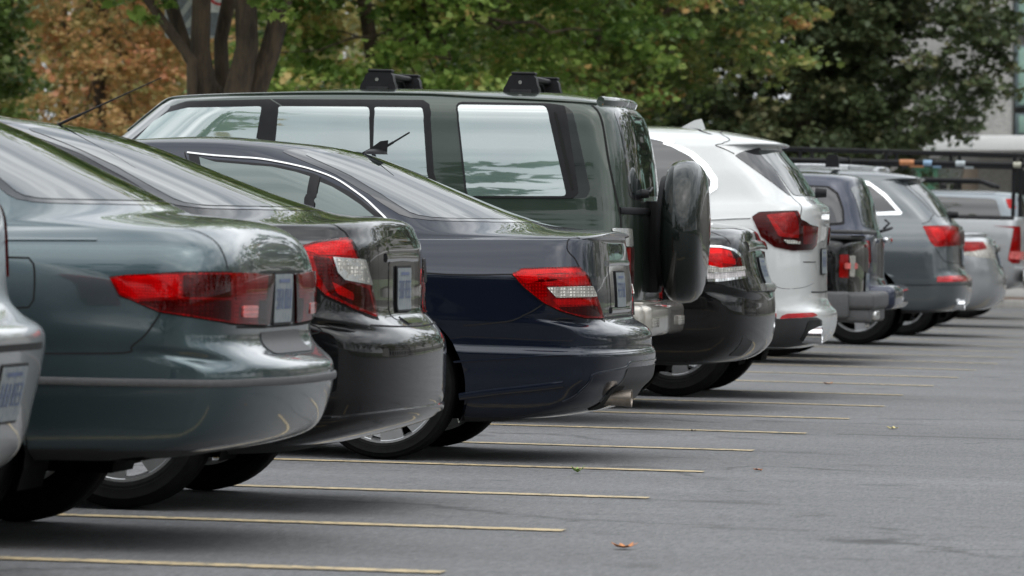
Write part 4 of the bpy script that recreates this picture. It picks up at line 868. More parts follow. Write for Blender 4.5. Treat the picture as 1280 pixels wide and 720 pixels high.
for m_ in (False, True):
    t = Q.patch('tail_lamp', [z4(733, 478), z4(905, 478), z4(945, 500), z4(943, 553), z4(930, 580), z4(800, 586), z4(775, 560)], MT['red'], .008, rnd=.08, mirror=m_, dome=.006)
    Q.patch('reflector', [z4(765, 490), z4(830, 490), z4(860, 545), z4(810, 560)], MT['red_bright'], .016, t, .1, m_, .003)
    Q.patch('reflector', [z4(845, 500), z4(925, 505), z4(925, 560), z4(870, 565)], MT['red_bright'], .016, t, .1, m_, .003)
    Q.patch('bumper_reflector', [('c', 1171, 345.5), ('c', 1213, 344.5), ('c', 1212, 351.5), ('c', 1171, 352.5)], MT['red'], .006, rnd=.12, mirror=m_)
    Q.line('panel_gap', [('c', 1215, 354.5), ('c', 1175, 356), ('c', 1117, 356.5)], .008, MT['gap'], mirror=m_)
    Q.patch('window_frame', [('c', 1060, 221), ('c', 1086, 227), ('c', 1108, 243), ('c', 1128, 266), ('c', 1126, 268.5), ('c', 1100, 269), ('s', 1.6, 1.25), ('s', 1.6, 1.64)], MT['chrome'], .003, rnd=.08, mirror=m_)
    Q.patch('quarter_window', [('c', 1060, 226), ('c', 1088, 232.5), ('c', 1105, 246), ('c', 1121, 264), ('c', 1100, 265), ('s', 1.58, 1.28), ('s', 1.58, 1.60)], MT['glass_dark'], .006, rnd=.06, mirror=m_)
    Q.patch('door_window', [('s', 1.66, 1.26), ('s', 1.66, 1.63), ('s', 2.9, 1.62), ('s', 3.5, 1.22)], MT['glass_dark'], .003, rnd=.08, mirror=m_)
    Q.line('panel_gap', [z4(615, 235), z4(640, 195), ('r', .5, 1.72)][:2]+[z4(625, 240), z4(700, 320), z4(790, 410), z4(780, 430), z4(730, 465)], .007, MT['gap'], mirror=m_, smoothn=24)
    Q.line('panel_gap', [z4(800, 590), z4(830, 640), z4(860, 668), z4(970, 680)], .007, MT['gap'], mirror=m_, smoothn=16)
    rl = Q.line('roof_rail', [('s', 3.0, 1.695), ('c', 1000, 199.5), ('c', 1060, 203), ('c', 1095, 208.5), ('c', 1115, 214)], .05, MT['alloy'], raised=.04, mirror=m_, smoothn=30)
    x0 = 0 if not m_ else .14; e = MB(); e.lathe([(.5, .045), (.10+x0, .05), (.06+x0, .052), (.06+x0, .044), (.12+x0, .04), (.48, .035)], (0, .62 if not m_ else -.62, .40), 'x', 24); e.build('exhaust_pipe', MT['chrome'], Q.root)
Q.patch('rear_window', [('r', .70, 1.26), ('r', 0, 1.26), ('r', -.70, 1.26), ('r', -.62, 1.60), ('r', 0, 1.61), ('r', .62, 1.60)], MT['glass'], .004, rnd=.06)
Q.patch('plate_recess', [('r', .32, .74), ('r', .34, .95), ('r', -.34, .95), ('r', -.32, .74)], MT['gloss_black'], .003, rnd=.08)
Q.plate(.84, off=.012)
m = MB(); m.tube([(.24, .02, 1.265), (.28, -.35, 1.26)], .010, 8); m.lathe([(.18, .03), (.28, .04)], (0, .02, 1.26), 'x', 16); m.build('rear_wiper', MT['black'], Q.root)
qx = (Q.inv @ at(1040, 198, 53.4)).x
m = MB(); m.box((qx, 0, 1.775), (.07, 1.5, .035), bev=.012, seg=3); rb = m.build('roof_bar', MT['black'], Q.root)
for sg in (1, -1):
    f = MB(); f.prism([(-.065, 0), (.065, 0), (.06, .09), (.04, .125), (-.04, .125), (-.06, .09)], .09, Matrix.Translation((qx, sg*.74+.045, 1.685)) @ Matrix.Rotation(R_(90), 4, 'X')); f.build('rack_foot', MT['black'], rb)

# ================================================================== silver saloon
P_silver = paint('silver_paint', (.30, .31, .32), .65, .34, .06)
P_silver2 = paint('pale_silver_paint', (.36, .37, .38), .6, .36, .08)
def vary(rows, sz, sx, sh): return [(k, z*sz, x*sx, hw*sh, a, p, zs*sz) for k, z, x, hw, a, p, zs in rows]
rows = vary(ROWS_SALOON, .985, 1.0, .98)
T = Car('sedan', 'silver saloon with red and clear tail lamps and a boot lip, beside the silver pickup', 'car', -3.08, 59.7,
        levels(rows, 4.7, (3.55, 1.0), (2.7, 1.42), crown=.030), P_silver, tp(), [(1.05, .32, .365, .87), (3.8, .32, .365, .87)], sub=4, k=.91)
T.add_wheels(rim=.21, spokes=5, ytrack=.76)
for m_ in (False, True):
    T.patch('lamp_bezel', [('c', 1200, 302), ('c', 1230, 302), ('c', 1240, 311), ('c', 1244, 323), ('c', 1225, 322), ('c', 1200, 318)], MT['clear'], .004, rnd=.08, mirror=m_, skirt=.01)
    t = T.patch('tail_lamp', [('c', 1200, 303), ('c', 1228, 303), ('c', 1233, 311), ('c', 1215, 314), ('c', 1200, 315)], MT['red_bright'], .008, rnd=.08, mirror=m_)
    T.patch('side_window', [('s', 1.15, 1.09), ('s', 1.62, 1.35), ('s', 2.6, 1.36), ('s', 3.2, 1.05)], MT['glass'], .003, rnd=.1, mirror=m_)
T.line('boot_lip', [('r', .7, 1.062), ('r', 0, 1.072), ('r', -.7, 1.062)], .06, P_silver, raised=.035, smoothn=12)
T.patch('rear_window', [('r', .64, 1.12), ('r', 0, 1.12), ('r', -.64, 1.12), ('r', -.49, 1.37), ('r', 0, 1.385), ('r', .49, 1.37)], MT['glass'], .0035, rnd=.08)
T.patch('windscreen', [('f', .64, 1.04), ('f', 0, 1.04), ('f', -.64, 1.04), ('f', -.50, 1.38), ('f', 0, 1.40), ('f', .50, 1.38)], MT['glass'], .003, rnd=.08)
T.line('boot_garnish', [('r', .36, .93), ('r', 0, .935), ('r', -.36, .93)], .08, MT['chrome'], raised=.03)
T.plate(.80, off=.012)

# ================================================================== silver pickup under a black ladder rack
rows = [('L', .42, .55, .75, .2, 4, .42), ('L', .48, .16, .88, .2, 4.4, .48), ('L', .62, .10, .925, .2, 4.6, .62), ('L', .85, .09, .94, .2, 4.6, .85), ('L', 1.05, .09, .94, .2, 4.6, 1.05), ('L', 1.22, .10, .925, .2, 4.6, 1.22), ('L', 1.28, .11, .91, .2, 4.6, 1.28),
        ('D', 1.30, .13, .89, .2, 4.6, 1.30), ('D', 1.30, .2, .86, .2, 4.4, 1.30), ('D', 1.30, 1.7, .84, .2, 4, 1.30), ('G', 1.31, 2.0, .83, .22, 3.6, 1.31), ('G', 1.55, 2.06, .78, .24, 3.5, 1.55), ('G', 1.72, 2.15, .71, .26, 3.2, 1.72), ('R', 1.79, 2.3, .62, .3, 3, 1.79), ('R', 1.82, 2.6, .02, .3, 2.3, 1.82)]
PX = at(1290, 300, 65.5).x
U_ = Car('pickup_truck', 'silver full size pickup at the far right, below the black ladder rack', 'pickup truck', PX, 66.4,
        levels(rows, 5.6, (4.5, 1.25), (3.8, 1.76), 1.1), P_silver2, tp(.03, 2.8, 2.8), [(1.25, .38, .44, .93), (4.7, .38, .44, .93)], .44, sub=4)
U_.add_wheels(tyre_w=.265, rim=.22, spokes=6, ytrack=.81)
for m_ in (False, True):
    t = U_.patch('tail_lamp', [('s', .30, .80), ('s', .24, 1.17), ('r', .91, 1.19), ('r', .80, 1.19), ('r', .80, .76), ('r', .90, .76)], MT['red'], .012, rnd=.08, mirror=m_, skirt=.015)
    U_.patch('reverse_lens', [('s', .29, .81), ('s', .275, .90), ('s', .13, .90), ('s', .13, .80)], MT['pink'], .0165, t, .1, m_, .003)
    U_.patch('cab_window', [('s', 2.35, 1.38), ('s', 2.4, 1.70), ('s', 3.7, 1.69), ('s', 4.1, 1.36)], MT['glass_dark'], .003, rnd=.08, mirror=m_)
    U_.line('bed_rail', [('s', 1.95, 1.285), ('s', 1.0, 1.285), ('s', .25, 1.285)], .05, MT['black'], raised=.015, mirror=m_)
U_.patch('rear_window', [('r', .70, 1.38), ('r', -.70, 1.38), ('r', -.62, 1.70), ('r', .62, 1.70)], MT['glass_dark'], .003, rnd=.08)
m = MB(); m.box((.02, 0, .60), (.22, 1.80, .22), bev=.05, seg=3); m.build('bumper', MT['chrome_dull'], U_.root)
# ladder rack: two side rails on posts, a lower pipe rack with taped tubes
rk = bpy.data.objects.new('ladder_rack', None); COL.objects.link(rk); rk.matrix_world = U_.M
tag(rk, 'long black pipe ladder rack with coloured tape bands, above the silver pickup', 'ladder rack')
def lr(px, py, y=0): q = U_.inv @ at(px, py, 65.6); return q
zt, zl = lr(1120, 190).z, lr(1120, 203).z
x_r = lr(1268, 200).x; x_f = lr(935, 190).x
for sg in (1, -1):
    m = MB(); m.tube([(x_r-1.0, sg*.82, zt-.03), (x_r, sg*.82, zt), (x_f, sg*.82, zt+.02)], .020, 10); m.build('rail', MT['black'], rk)
    m = MB(); m.tube([(x_r-1.0, sg*.86, zl-.01), (x_r, sg*.86, zl), (x_f, sg*.86, zl)], .031, 12); lo = m.build('pipe', MT['black'], rk)
    for px_, mat, wd in ((1134, 'tape_orange', .17), (1160, 'tape_blue', .10), (1201, 'tape_white', .11), (1272, 'tape_cream', .09)):
        xx = lr(px_, 203).x; m = MB(); m.lathe([(-wd/2, .036), (wd/2, .036), (wd/2, .030), (-wd/2, .030)], (xx, sg*.86, zl), 'x', 16, closed=True)
        if mat not in MT: MT[mat] = plain(mat, {'tape_orange': (.42, .17, .07), 'tape_blue': (.22, .34, .48), 'tape_white': (.36, .40, .42), 'tape_cream': (.36, .35, .28)}[mat], .5)
        m.build('tape_band', MT[mat], lo)
    for px_, z0_ in ((1268, 1.30), (1108, zl), (1189, zl), (1000, .9)):
        xx = lr(px_, 200).x; m = MB(); m.tube([(xx, sg*.82, min(z0_, zt)), (xx, sg*.82, zt)], .024, 10); m.build('post', MT['black'], rk)
for xx in (x_r, (x_r+x_f)/2, x_f):
    m = MB(); m.tube([(xx, -.82, zt), (xx, .82, zt)], .026, 10); m.build('cross_bar', MT['black'], rk)

# ================================================================== grey-blue SUV beyond the pickup, a pale hatchback beyond the saloon
P_steel = paint('steel_blue_paint', (.13, .155, .175), .5, .33, .06)
WX = at(1290, 300, 72.5).x
rows = wagon(1.75, .93, .25, .40, 1.66, .38, 1.13)
W_ = Car('suv', 'steel blue SUV with a black roof rack, seen over the bed of the silver pickup', 'SUV', WX+.2, 73.6, levels(rows, 5.0, (3.9, 1.12), (3.2, 1.68), 1.0), P_steel, tp(.03), [(1.1, .37, .43, .92), (3.9, .37, .43, .92)], .38, sub=3)
W_.add_wheels(rim=.21, spokes=6, ytrack=.80)
for m_ in (False, True):
    W_.patch('quarter_window', [('s', .62, 1.25), ('s', .72, 1.56), ('s', 1.75, 1.58), ('s', 1.75, 1.23)], MT['glass_dark'], .003, rnd=.1, mirror=m_)
    W_.patch('door_window', [('s', 1.85, 1.23), ('s', 1.85, 1.58), ('s', 3.1, 1.57), ('s', 3.5, 1.2)], MT['glass_dark'], .003, rnd=.1, mirror=m_)
    W_.patch('tail_lamp', [('s', .46, 1.44), ('s', .52, 1.56), ('s', .60, 1.56), ('s', .55, 1.44)], MT['red'], .008, rnd=.1, mirror=m_)
    m = MB(); m.tube([(.75, (-1 if m_ else 1)*.60, 1.72), (.95, (-1 if m_ else 1)*.60, 1.79), (3.0, (-1 if m_ else 1)*.60, 1.79)], .03, 8); m.build('roof_rail', MT['black'], W_.root)
W_.patch('rear_window', [('r', .70, 1.25), ('r', -.70, 1.25), ('r', -.60, 1.58), ('r', .60, 1.58)], MT['glass_dark'], .003, rnd=.08)

# ================================================================== silver hatchback, cut off by the left edge
P_hatch = paint('light_silver_paint', (.34, .35, .36), .6, .36, .07)
rows = [('L', .24, .45, .75, .4, 3, .24), ('L', .28, .20, .83, .40, 3, .27), ('L', .36, .10, .855, .40, 3, .36), ('L', .48, .07, .868, .40, 3, .50), ('L', .60, .045, .872, .40, 3, .62), ('L', .68, .035, .875, .40, 3, .69), ('L', .715, .05, .874, .39, 3, .73), ('L', .745, .11, .872, .38, 3.2, .77),
        ('L', .80, .165, .870, .36, 3.4, .82), ('L', .92, .18, .862, .35, 3.6, .92), ('L', 1.02, .185, .845, .34, 3.6, 1.0), ('D', 1.06, .195, .83, .34, 3.6, 1.04), ('D', 1.09, .21, .82, .34, 3.5, 1.065), ('D', 1.11, .225, .81, .34, 3.4, 1.08), ('G', 1.14, .25, .80, .36, 3.2, 1.11), ('G', 1.35, .38, .72, .42, 3, 1.33), ('G', 1.48, .50, .65, .42, 3, 1.47),
        ('R', 1.52, .60, .56, .4, 3, 1.52), ('R', 1.545, .85, .4, .4, 2.7, 1.545), ('R', 1.55, 1.1, .02, .3, 2.3, 1.56)]
Zc = Car('hatchback', 'light silver hatchback cut off by the left edge, only rear bumper and plate showing', 'car', -3.56, 15.42,
        levels(rows, 4.3, (3.4, 1.05), (2.6, 1.52), .9), P_hatch, tp(), [(.85, .31, .36, .86), (3.4, .31, .36, .86)], .27)
Zc.add_wheels(rim=.20, spokes=5, ytrack=.755)
for m_ in (False, True):
    Zc.patch('tail_lamp', [('r', .80, .88), ('r', .80, 1.05), ('r', .78, 1.10), ('r', .66, 1.06), ('r', .66, .86), ('r', .78, .84)], MT['red'], .008, rnd=.1, mirror=m_, dome=.005)
    Zc.patch('side_window', [('s', .95, 1.16), ('s', 1.05, 1.42), ('s', 2.6, 1.46), ('s', 3.1, 1.12)], MT['glass'], .003, rnd=.1, mirror=m_)
Zc.patch('rear_window', [('r', .60, 1.16), ('r', -.60, 1.16), ('r', -.52, 1.44), ('r', .52, 1.44)], MT['glass'], .003, rnd=.08)
Zc.patch('plate_recess', [('r', .40, .40), ('r', .38, .66), ('r', -.38, .66), ('r', -.40, .40)], P_hatch, .002, rnd=.1)
Zc.line('bumper_step', [('r', .36, .665), ('r', 0, .665), ('r', -.36, .665)], .02, MT['gap'], off=.004)
Zc.plate(.535, off=.01)
# ------------------------------------------------------------------ sky and sun (bright overcast)
w = bpy.data.worlds.new('World'); scene.world = w; w.use_nodes = True
nt = w.node_tree; bg = nt.nodes['Background']
SUN_EL, SUN_AZ = R_(58), R_(150)                                     # azimuth clockwise from +Y: behind the camera, to the right
sky = nt.nodes.new('ShaderNodeTexSky'); sky.sky_type = 'NISHITA'; sky.sun_disc = False
sky.sun_elevation = SUN_EL; sky.sun_rotation = SUN_AZ; sky.air_density = 1.2; sky.dust_density = 3.0
hs = nt.nodes.new('ShaderNodeHueSaturation'); hs.inputs['Saturation'].default_value = .22; hs.inputs['Value'].default_value = 1.0
nt.links.new(sky.outputs['Color'], hs.inputs['Color'])
tc = nt.nodes.new('ShaderNodeTexCoord')
cl = noise(nt, 2.6, 8, .55, vec=tc.outputs['Generated'], stretch=(1, 1, 2.6))
cr = ramp(nt, cl.outputs['Fac'], [(.30, (.50, .53, .57)), (.50, (1.0, 1.0, 1.0)), (.70, (1.55, 1.53, 1.50))])
g2 = mixc(nt, 1.0, hs.outputs['Color'], cr.outputs['Color'], 'MULTIPLY')
white = mixc(nt, 1.0, cr.outputs['Color'], (9.2, 9.6, 10.0), 'MULTIPLY')
sxyz = nt.nodes.new('ShaderNodeSeparateXYZ'); nt.links.new(tc.outputs['Generated'], sxyz.inputs[0])   # an overcast sky is brightest overhead
el = ramp(nt, sxyz.outputs['Z'], [(0, .60), (.25, .86), (.6, 1.12), (1, 1.30)])
nt.links.new(mixc(nt, 1, mixc(nt, .75, g2, white), el.outputs['Color'], 'MULTIPLY'), bg.inputs['Color'])
bg.inputs['Strength'].default_value = .13
sl = bpy.data.lights.new('sun', 'SUN'); so = bpy.data.objects.new('sun', sl); COL.objects.link(so)
sl.energy = .6; sl.angle = R_(75); sl.color = (1, .96, .90)
sd = Vector((math.sin(SUN_AZ)*math.cos(SUN_EL), math.cos(SUN_AZ)*math.cos(SUN_EL), math.sin(SUN_EL)))
so.rotation_euler = sd.to_track_quat('Z', 'Y').to_euler()
vs = scene.view_settings; vs.view_transform = 'Standard'; vs.look = 'None'; vs.gamma = 1; vs.exposure = .5; vs.use_curve_mapping = False

# ------------------------------------------------------------------ the lot
def asphalt():
    m, nt, bs = new_mat('asphalt')
    tc = nt.nodes.new('ShaderNodeTexCoord'); v = tc.outputs['Object']
    fine = noise(nt, 170, 4, .75, vec=v); mid = noise(nt, 26, 5, .65, vec=v); big = noise(nt, .55, 5, .6, vec=v, stretch=(.45, 1.2, 1))
    streak = noise(nt, 1.1, 5, .65, vec=v, stretch=(.25, 3.0, 1))
    grit = noise(nt, 75, 3, .8, vec=v, stretch=(1, .10, 1)); gr = ramp(nt, grit.outputs['Fac'], [(.28, .72), (.50, 1.0), (.70, 1.32)])
    a = ramp(nt, fine.outputs['Fac'], [(.30, .50), (.52, 1.0), (.72, 1.8)])
    b = ramp(nt, mid.outputs['Fac'], [(.3, .82), (.7, 1.16)])
    c = ramp(nt, big.outputs['Fac'], [(.25, .80), (.75, 1.16)]); d = ramp(nt, streak.outputs['Fac'], [(.3, .93), (.7, 1.05)])
    col = mixc(nt, 1, (.125, .125, .127), a.outputs['Color'], 'MULTIPLY')
    for q in (b, c, d, gr): col = mixc(nt, 1, col, q.outputs['Color'], 'MULTIPLY')
    # a paving joint that runs along the rows, and dark oil drips in the bays
    sx = nt.nodes.new('ShaderNodeSeparateXYZ'); wob = noise(nt, .9, 4, .6, vec=v)
    nt.links.new(v, sx.inputs[0])
    m1 = nt.nodes.new('ShaderNodeMath'); m1.operation = 'MULTIPLY_ADD'; m1.inputs[1].default_value = .10; nt.links.new(wob.outputs['Fac'], m1.inputs[0]); nt.links.new(sx.outputs['Y'], m1.inputs[2])
    m2 = nt.nodes.new('ShaderNodeMath'); m2.operation = 'SUBTRACT'; m2.inputs[1].default_value = 29.33; nt.links.new(m1.outputs[0], m2.inputs[0])
    m3 = nt.nodes.new('ShaderNodeMath'); m3.operation = 'ABSOLUTE'; nt.links.new(m2.outputs[0], m3.inputs[0])
    j = ramp(nt, m3.outputs[0], [(.03, .55), (.10, 1.0)])
    gx = nt.nodes.new('ShaderNodeMath'); gx.operation = 'GREATER_THAN'; gx.inputs[1].default_value = -2.4; nt.links.new(sx.outputs['X'], gx.inputs[0])
    jm = mixc(nt, gx.outputs[0], (1, 1, 1), j.outputs['Color']); col = mixc(nt, 1, col, jm, 'MULTIPLY')
    oil = noise(nt, 1.6, 3, .5, vec=v); o = ramp(nt, oil.outputs['Fac'], [(.62, 1.0), (.74, .55)]); col = mixc(nt, 1, col, o.outputs['Color'], 'MULTIPLY')
    vo = nt.nodes.new('ShaderNodeTexVoronoi'); vo.feature = 'DISTANCE_TO_EDGE'; vo.inputs['Scale'].default_value = .16            # hairline cracks, sealed here and there
    wv = noise(nt, 1.3, 5, .65, vec=v); vm = nt.nodes.new('ShaderNodeVectorMath'); vm.operation = 'MULTIPLY_ADD'; vm.inputs[1].default_value = (1.1, 1.1, 0)
    nt.links.new(wv.outputs['Color'], vm.inputs[0]); nt.links.new(v, vm.inputs[2]); nt.links.new(vm.outputs[0], vo.inputs['Vector'])
    ck = ramp(nt, vo.outputs['Distance'], [(.0012, .45), (.005, 1.0)]); msk = ramp(nt, big.outputs['Fac'], [(.46, 0.0), (.56, 1.0)])
    col = mixc(nt, 1, col, mixc(nt, msk.outputs['Color'], (1, 1, 1), ck.outputs['Color']), 'MULTIPLY')
    nt.links.new(col, bs.inputs['Base Color'])
    bs.inputs['Roughness'].default_value = .80; bs.inputs['IOR'].default_value = 1.4
    bump(nt, bs, fine.outputs['Fac'], .35, .006)
    return m
def line_paint():
    m, nt, bs = new_mat('worn_yellow_paint')
    n = noise(nt, 22, 7, .75); n2 = noise(nt, 3, 4, .6)
    a = ramp(nt, n.outputs['Fac'], [(.40, (.15, .14, .12)), (.50, (.44, .34, .19)), (.65, (.50, .40, .24))])
    b = ramp(nt, n2.outputs['Fac'], [(.3, .75), (.7, 1.1)])
    nt.links.new(mixc(nt, 1, a.outputs['Color'], b.outputs['Color'], 'MULTIPLY'), bs.inputs['Base Color']); bs.inputs['Roughness'].default_value = .75
    return m
MT['asphalt'] = asphalt(); MT['yellow'] = line_paint()
def slab(name, x0, x1, y0, y1, dz, mat, nx=2, ny=2):
    vs_ = []; f = []
    for j in range(ny+1):
        for i in range(nx+1):
            x = x0+(x1-x0)*i/nx; y = y0+(y1-y0)*j/ny; vs_.append((x, y, ground_z(x)+dz))
    for j in range(ny):
        for i in range(nx): f.append((j*(nx+1)+i, j*(nx+1)+i+1, (j+1)*(nx+1)+i+1, (j+1)*(nx+1)+i))
    return mesh_obj(name, vs_, f, mat, None, None)
X_END, Y0, DY = -2.539, 16.58, 2.5175
tag(slab('parking_lot', -9.5, 40, -120, 85, 0, MT['asphalt']), kind='structure')
def bay_line(k, x0, x1, name='bay_line'):
    vs_ = []; f = []; n = 160; wdt = .066; y = Y0+DY*k
    for i in range(n+1):
        x = x0+(x1-x0)*i/n; e = RNG.normal(0, .006, 2)
        vs_ += [(x, y-wdt+e[0], ground_z(x)+.004), (x, y+wdt+e[1], ground_z(x)+.004)]
        if i: f.append((2*i-2, 2*i, 2*i+1, 2*i-1))
    tag(mesh_obj(name, vs_, f, MT['yellow'], None, None), kind='structure')
for k in range(-4, 26): bay_line(k, -8.2, X_END+RNG.normal(0, .03))
# ------------------------------------------------------------------ foliage
def leaf_mat(name, stops, trans=.35, rough=.5):
    """stops: colours that single leaves take at random"""
    m, nt, bs = new_mat(name)
    at_ = nt.nodes.new('ShaderNodeAttribute'); at_.attribute_name = 'leaf'
    r = ramp(nt, at_.outputs['Fac'], stops)
    nt.links.new(r.outputs['Color'], bs.inputs['Base Color']); bs.inputs['Roughness'].default_value = rough
    tr = nt.nodes.new('ShaderNodeBsdfTranslucent'); nt.links.new(r.outputs['Color'], tr.inputs['Color'])
    mx = nt.nodes.new('ShaderNodeMixShader'); mx.inputs[0].default_value = trans
    out = nt.nodes['Material Output']
    nt.links.new(bs.outputs[0], mx.inputs[1]); nt.links.new(tr.outputs[0], mx.inputs[2]); nt.links.new(mx.outputs[0], out.inputs['Surface'])
    return m
MAPLE = np.array([(0, -.5), (.16, -.34), (.5, -.22), (.30, .02), (.46, .26), (.17, .22), (0, .55), (-.17, .22), (-.46, .26), (-.30, .02), (-.5, -.22), (-.16, -.34)])
OVAL = np.array([(0, -.5), (.26, -.15), (.22, .2), (0, .5), (-.22, .2), (-.26, -.15)])
def leaves(name, pos, size, mat, parent=None, shape=MAPLE, up=.75, hue=None):
    """one mesh of many small leaf-shaped faces; hue: value 0..1 per leaf"""
    n = len(pos); k = len(shape)
    nrm = RNG.normal(size=(n, 3)); nrm[:, 2] = np.abs(nrm[:, 2])+up; nrm /= np.linalg.norm(nrm, axis=1)[:, None]
    a = RNG.normal(size=(n, 3)); a -= nrm*np.sum(a*nrm, 1)[:, None]; a /= np.linalg.norm(a, axis=1)[:, None]
    b = np.cross(nrm, a); sz = size*RNG.uniform(.65, 1.25, n)
    V = pos[:, None, :]+(a[:, None, :]*shape[None, :, :1]+b[:, None, :]*shape[None, :, 1:])*sz[:, None, None]
    V -= nrm[:, None, :]*(np.abs(shape[:, 0])*.35)[None, :, None]*sz[:, None, None]        # folded along the midrib
    me = bpy.data.meshes.new(name); me.vertices.add(n*k); me.vertices.foreach_set('co', V.reshape(-1))
    me.loops.add(n*k); me.loops.foreach_set('vertex_index', np.arange(n*k, dtype=np.int32))
    me.polygons.add(n); me.polygons.foreach_set('loop_start', np.arange(0, n*k, k, dtype=np.int32))
    me.update(calc_edges=True)
    at_ = me.attributes.new('leaf', 'FLOAT', 'FACE'); h = RNG.uniform(0, 1, n) if hue is None else np.clip(hue+RNG.normal(0, .16, n), 0, 1)
    at_.data.foreach_set('value', h.astype(np.float32)); me.validate()
    return link(name, me, parent, mat)
def sprays(centres, per, rx, rz):
    """leaves in flat layered sprays round the twig ends"""
    c = np.repeat(np.asarray(centres), per, axis=0); n = len(c)
    d = RNG.normal(size=(n, 3)); d /= np.linalg.norm(d, axis=1)[:, None]; r = RNG.uniform(0, 1, n)**.5
    s = np.repeat(RNG.uniform(.6, 1.35, len(centres)), per)
    p = d*r[:, None]*np.array((rx, rx, rz))*s[:, None]
    p[:, 2] -= .25*(p[:, 0]**2+p[:, 1]**2)/max(rx, .1)                                       # sprays droop at the rim
    return c+p
def bark(name, col, col2):
    m, nt, bs = new_mat(name)
    n = noise(nt, 9, 6, .7, stretch=(1, 1, .22)); n2 = noise(nt, 2.5, 4, .6)
    a = ramp(nt, n.outputs['Fac'], [(.32, col2), (.62, col)]); b = ramp(nt, n2.outputs['Fac'], [(.3, .65), (.7, 1.25)])
    nt.links.new(mixc(nt, 1, a.outputs['Color'], b.outputs['Color'], 'MULTIPLY'), bs.inputs['Base Color']); bs.inputs['Roughness'].default_value = .95
    bump(nt, bs, n.outputs['Fac'], .9, .05)
    return m
MT['bark'] = bark('maple_bark', (.095, .068, .044), (.024, .018, .013))
def wob(p, q, n, amp):
    p, q = Vector(p), Vector(q); o = []
    for i in range(n+1):
        t = i/n; e = Vector(RNG.normal(0, amp, 3))*math.sin(math.pi*t); o.append(p.lerp(q, t)+e)
    return o
def limb(mb, p, q, r0, r1, n=7, amp=.05):
    pts = wob(p, q, n, amp); mb.tube(pts, [r0+(r1-r0)*i/n for i in range(n+1)], 10); return pts
def crown_centres(c, r, n, lo=None, shell=.55):
    """twig ends inside an ellipsoid, denser towards its outside, broken up so that gaps remain"""
    out = []; c = np.array(c); r = np.array(r); ph = RNG.uniform(0, 6.28, 6)
    while len(out) < n:
        d = RNG.normal(size=3); d /= np.linalg.norm(d); t = RNG.uniform(shell**3, 1)**(1/3)
        bumpy = 1+.16*math.sin(4*d[0]*2+ph[0])+.14*math.sin(5*d[1]*2+ph[1])+.14*math.sin(6*d[2]+ph[2])
        p = c+d*r*t*bumpy
        if lo is not None and p[2] < lo+RNG.normal(0, .25): continue
        g = math.sin(p[0]*1.9+ph[3])+math.sin(p[1]*1.7+ph[4])+math.sin(p[2]*2.6+ph[5])
        if g < -1.35: continue
        out.append(p)
    return np.array(out)
def tree(name, label, base, stems, crown, mat, n_low, n_high, size, hue0=.5, group='trees beyond the parked cars', lo=None, per=60, rx=.55, rz=.22, cut=5.6, hspread=.22, shell=.5, extra=None, top=None):
    root = bpy.data.objects.new(name, None); COL.objects.link(root); root.location = base; tag(root, label, 'tree', group)
    B0 = Vector(base); m = MB(); cc, cr = crown
    for pts, r in stems: m.tube([Vector(p)-B0 for p in pts], r, 12)
    C1 = crown_centres(cc, cr, n_low+n_high, lo, shell)
    low = C1[C1[:, 2] < cut]; high = C1[C1[:, 2] >= cut]
    if len(high) > n_high: high = high[:n_high]
    if top: T2 = crown_centres(top[0], top[1], top[2], cut+.3, .3); high = np.concatenate([high, T2])
    top = Vector(stems[0][0][-1])
    for p in list(low[::30])[:26]+list(high[::20])[:20]:                                      # branches out to some of the sprays
        s0 = stems[RNG.integers(len(stems))][0]; a = Vector(s0[-1]).lerp(Vector(s0[max(0, len(s0)-2)]), RNG.uniform(0, 1)); limb(m, a-B0, Vector(p)-B0, .026, .007, 6, .10)
    m.build('trunk', MT['bark'], root, None)
    P = sprays(low, per, rx, rz); h = np.repeat(np.clip(RNG.normal(hue0, hspread, len(low)), 0, 1), per)
    if extra:                                                         # low boughs that hang out of the crown
        pts, Y, n_, rx_, rz_ = extra; ce = np.array([np.array(at(px, py, Y+RNG.normal(0, .4))) for px, py in pts]); Pe = sprays(ce, n_, rx_, rz_)
        P = np.concatenate([P, Pe]); h = np.concatenate([h, np.repeat(np.clip(RNG.normal(hue0, .15, len(ce)), 0, 1), n_)])
    leaves('crown', P-np.array(base), size, mat, root, hue=h)
    if len(high):
        P2 = sprays(high, 22, rx*1.5, rz*2); h2 = np.repeat(np.clip(RNG.normal(hue0, hspread, len(high)), 0, 1), 22)
        leaves('upper_crown', P2-np.array(base), size*2.6, mat, root, OVAL, hue=h2)
    return root
L_green = leaf_mat('green_maple_leaves', [(0, (0.076, 0.146, 0.032)), (.35, (0.162, 0.264, 0.052)), (.7, (0.272, 0.373, 0.085)), (.93, (0.424, 0.455, 0.133)), (1, (0.543, 0.401, 0.142))], .42)
L_mixed = leaf_mat('turning_maple_leaves', [(0, (0.081, 0.132, 0.034)), (.45, (0.176, 0.247, 0.062)), (.75, (0.324, 0.347, 0.099)), (.9, (0.596, 0.378, 0.141)), (1, (0.600, 0.290, 0.141))], .35)
L_dark = leaf_mat('dark_maple_leaves', [(0, (0.043, 0.063, 0.025)), (.5, (0.077, 0.109, 0.045)), (.8, (0.124, 0.149, 0.064)), (1, (0.201, 0.182, 0.089))], .25, .55)
L_orange = leaf_mat('orange_autumn_leaves', [(0, (.22, .23, .08)), (.3, (.38, .32, .13)), (.6, (.56, .38, .16)), (.9, (.66, .40, .19)), (1, (.68, .34, .19))], .5)
L_olive = leaf_mat('olive_leaves', [(0, (0.122, 0.134, 0.044)), (.5, (0.245, 0.245, 0.078)), (1, (0.466, 0.367, 0.122))], .35)
def P3(px, py, Y): return at(px, py, Y)
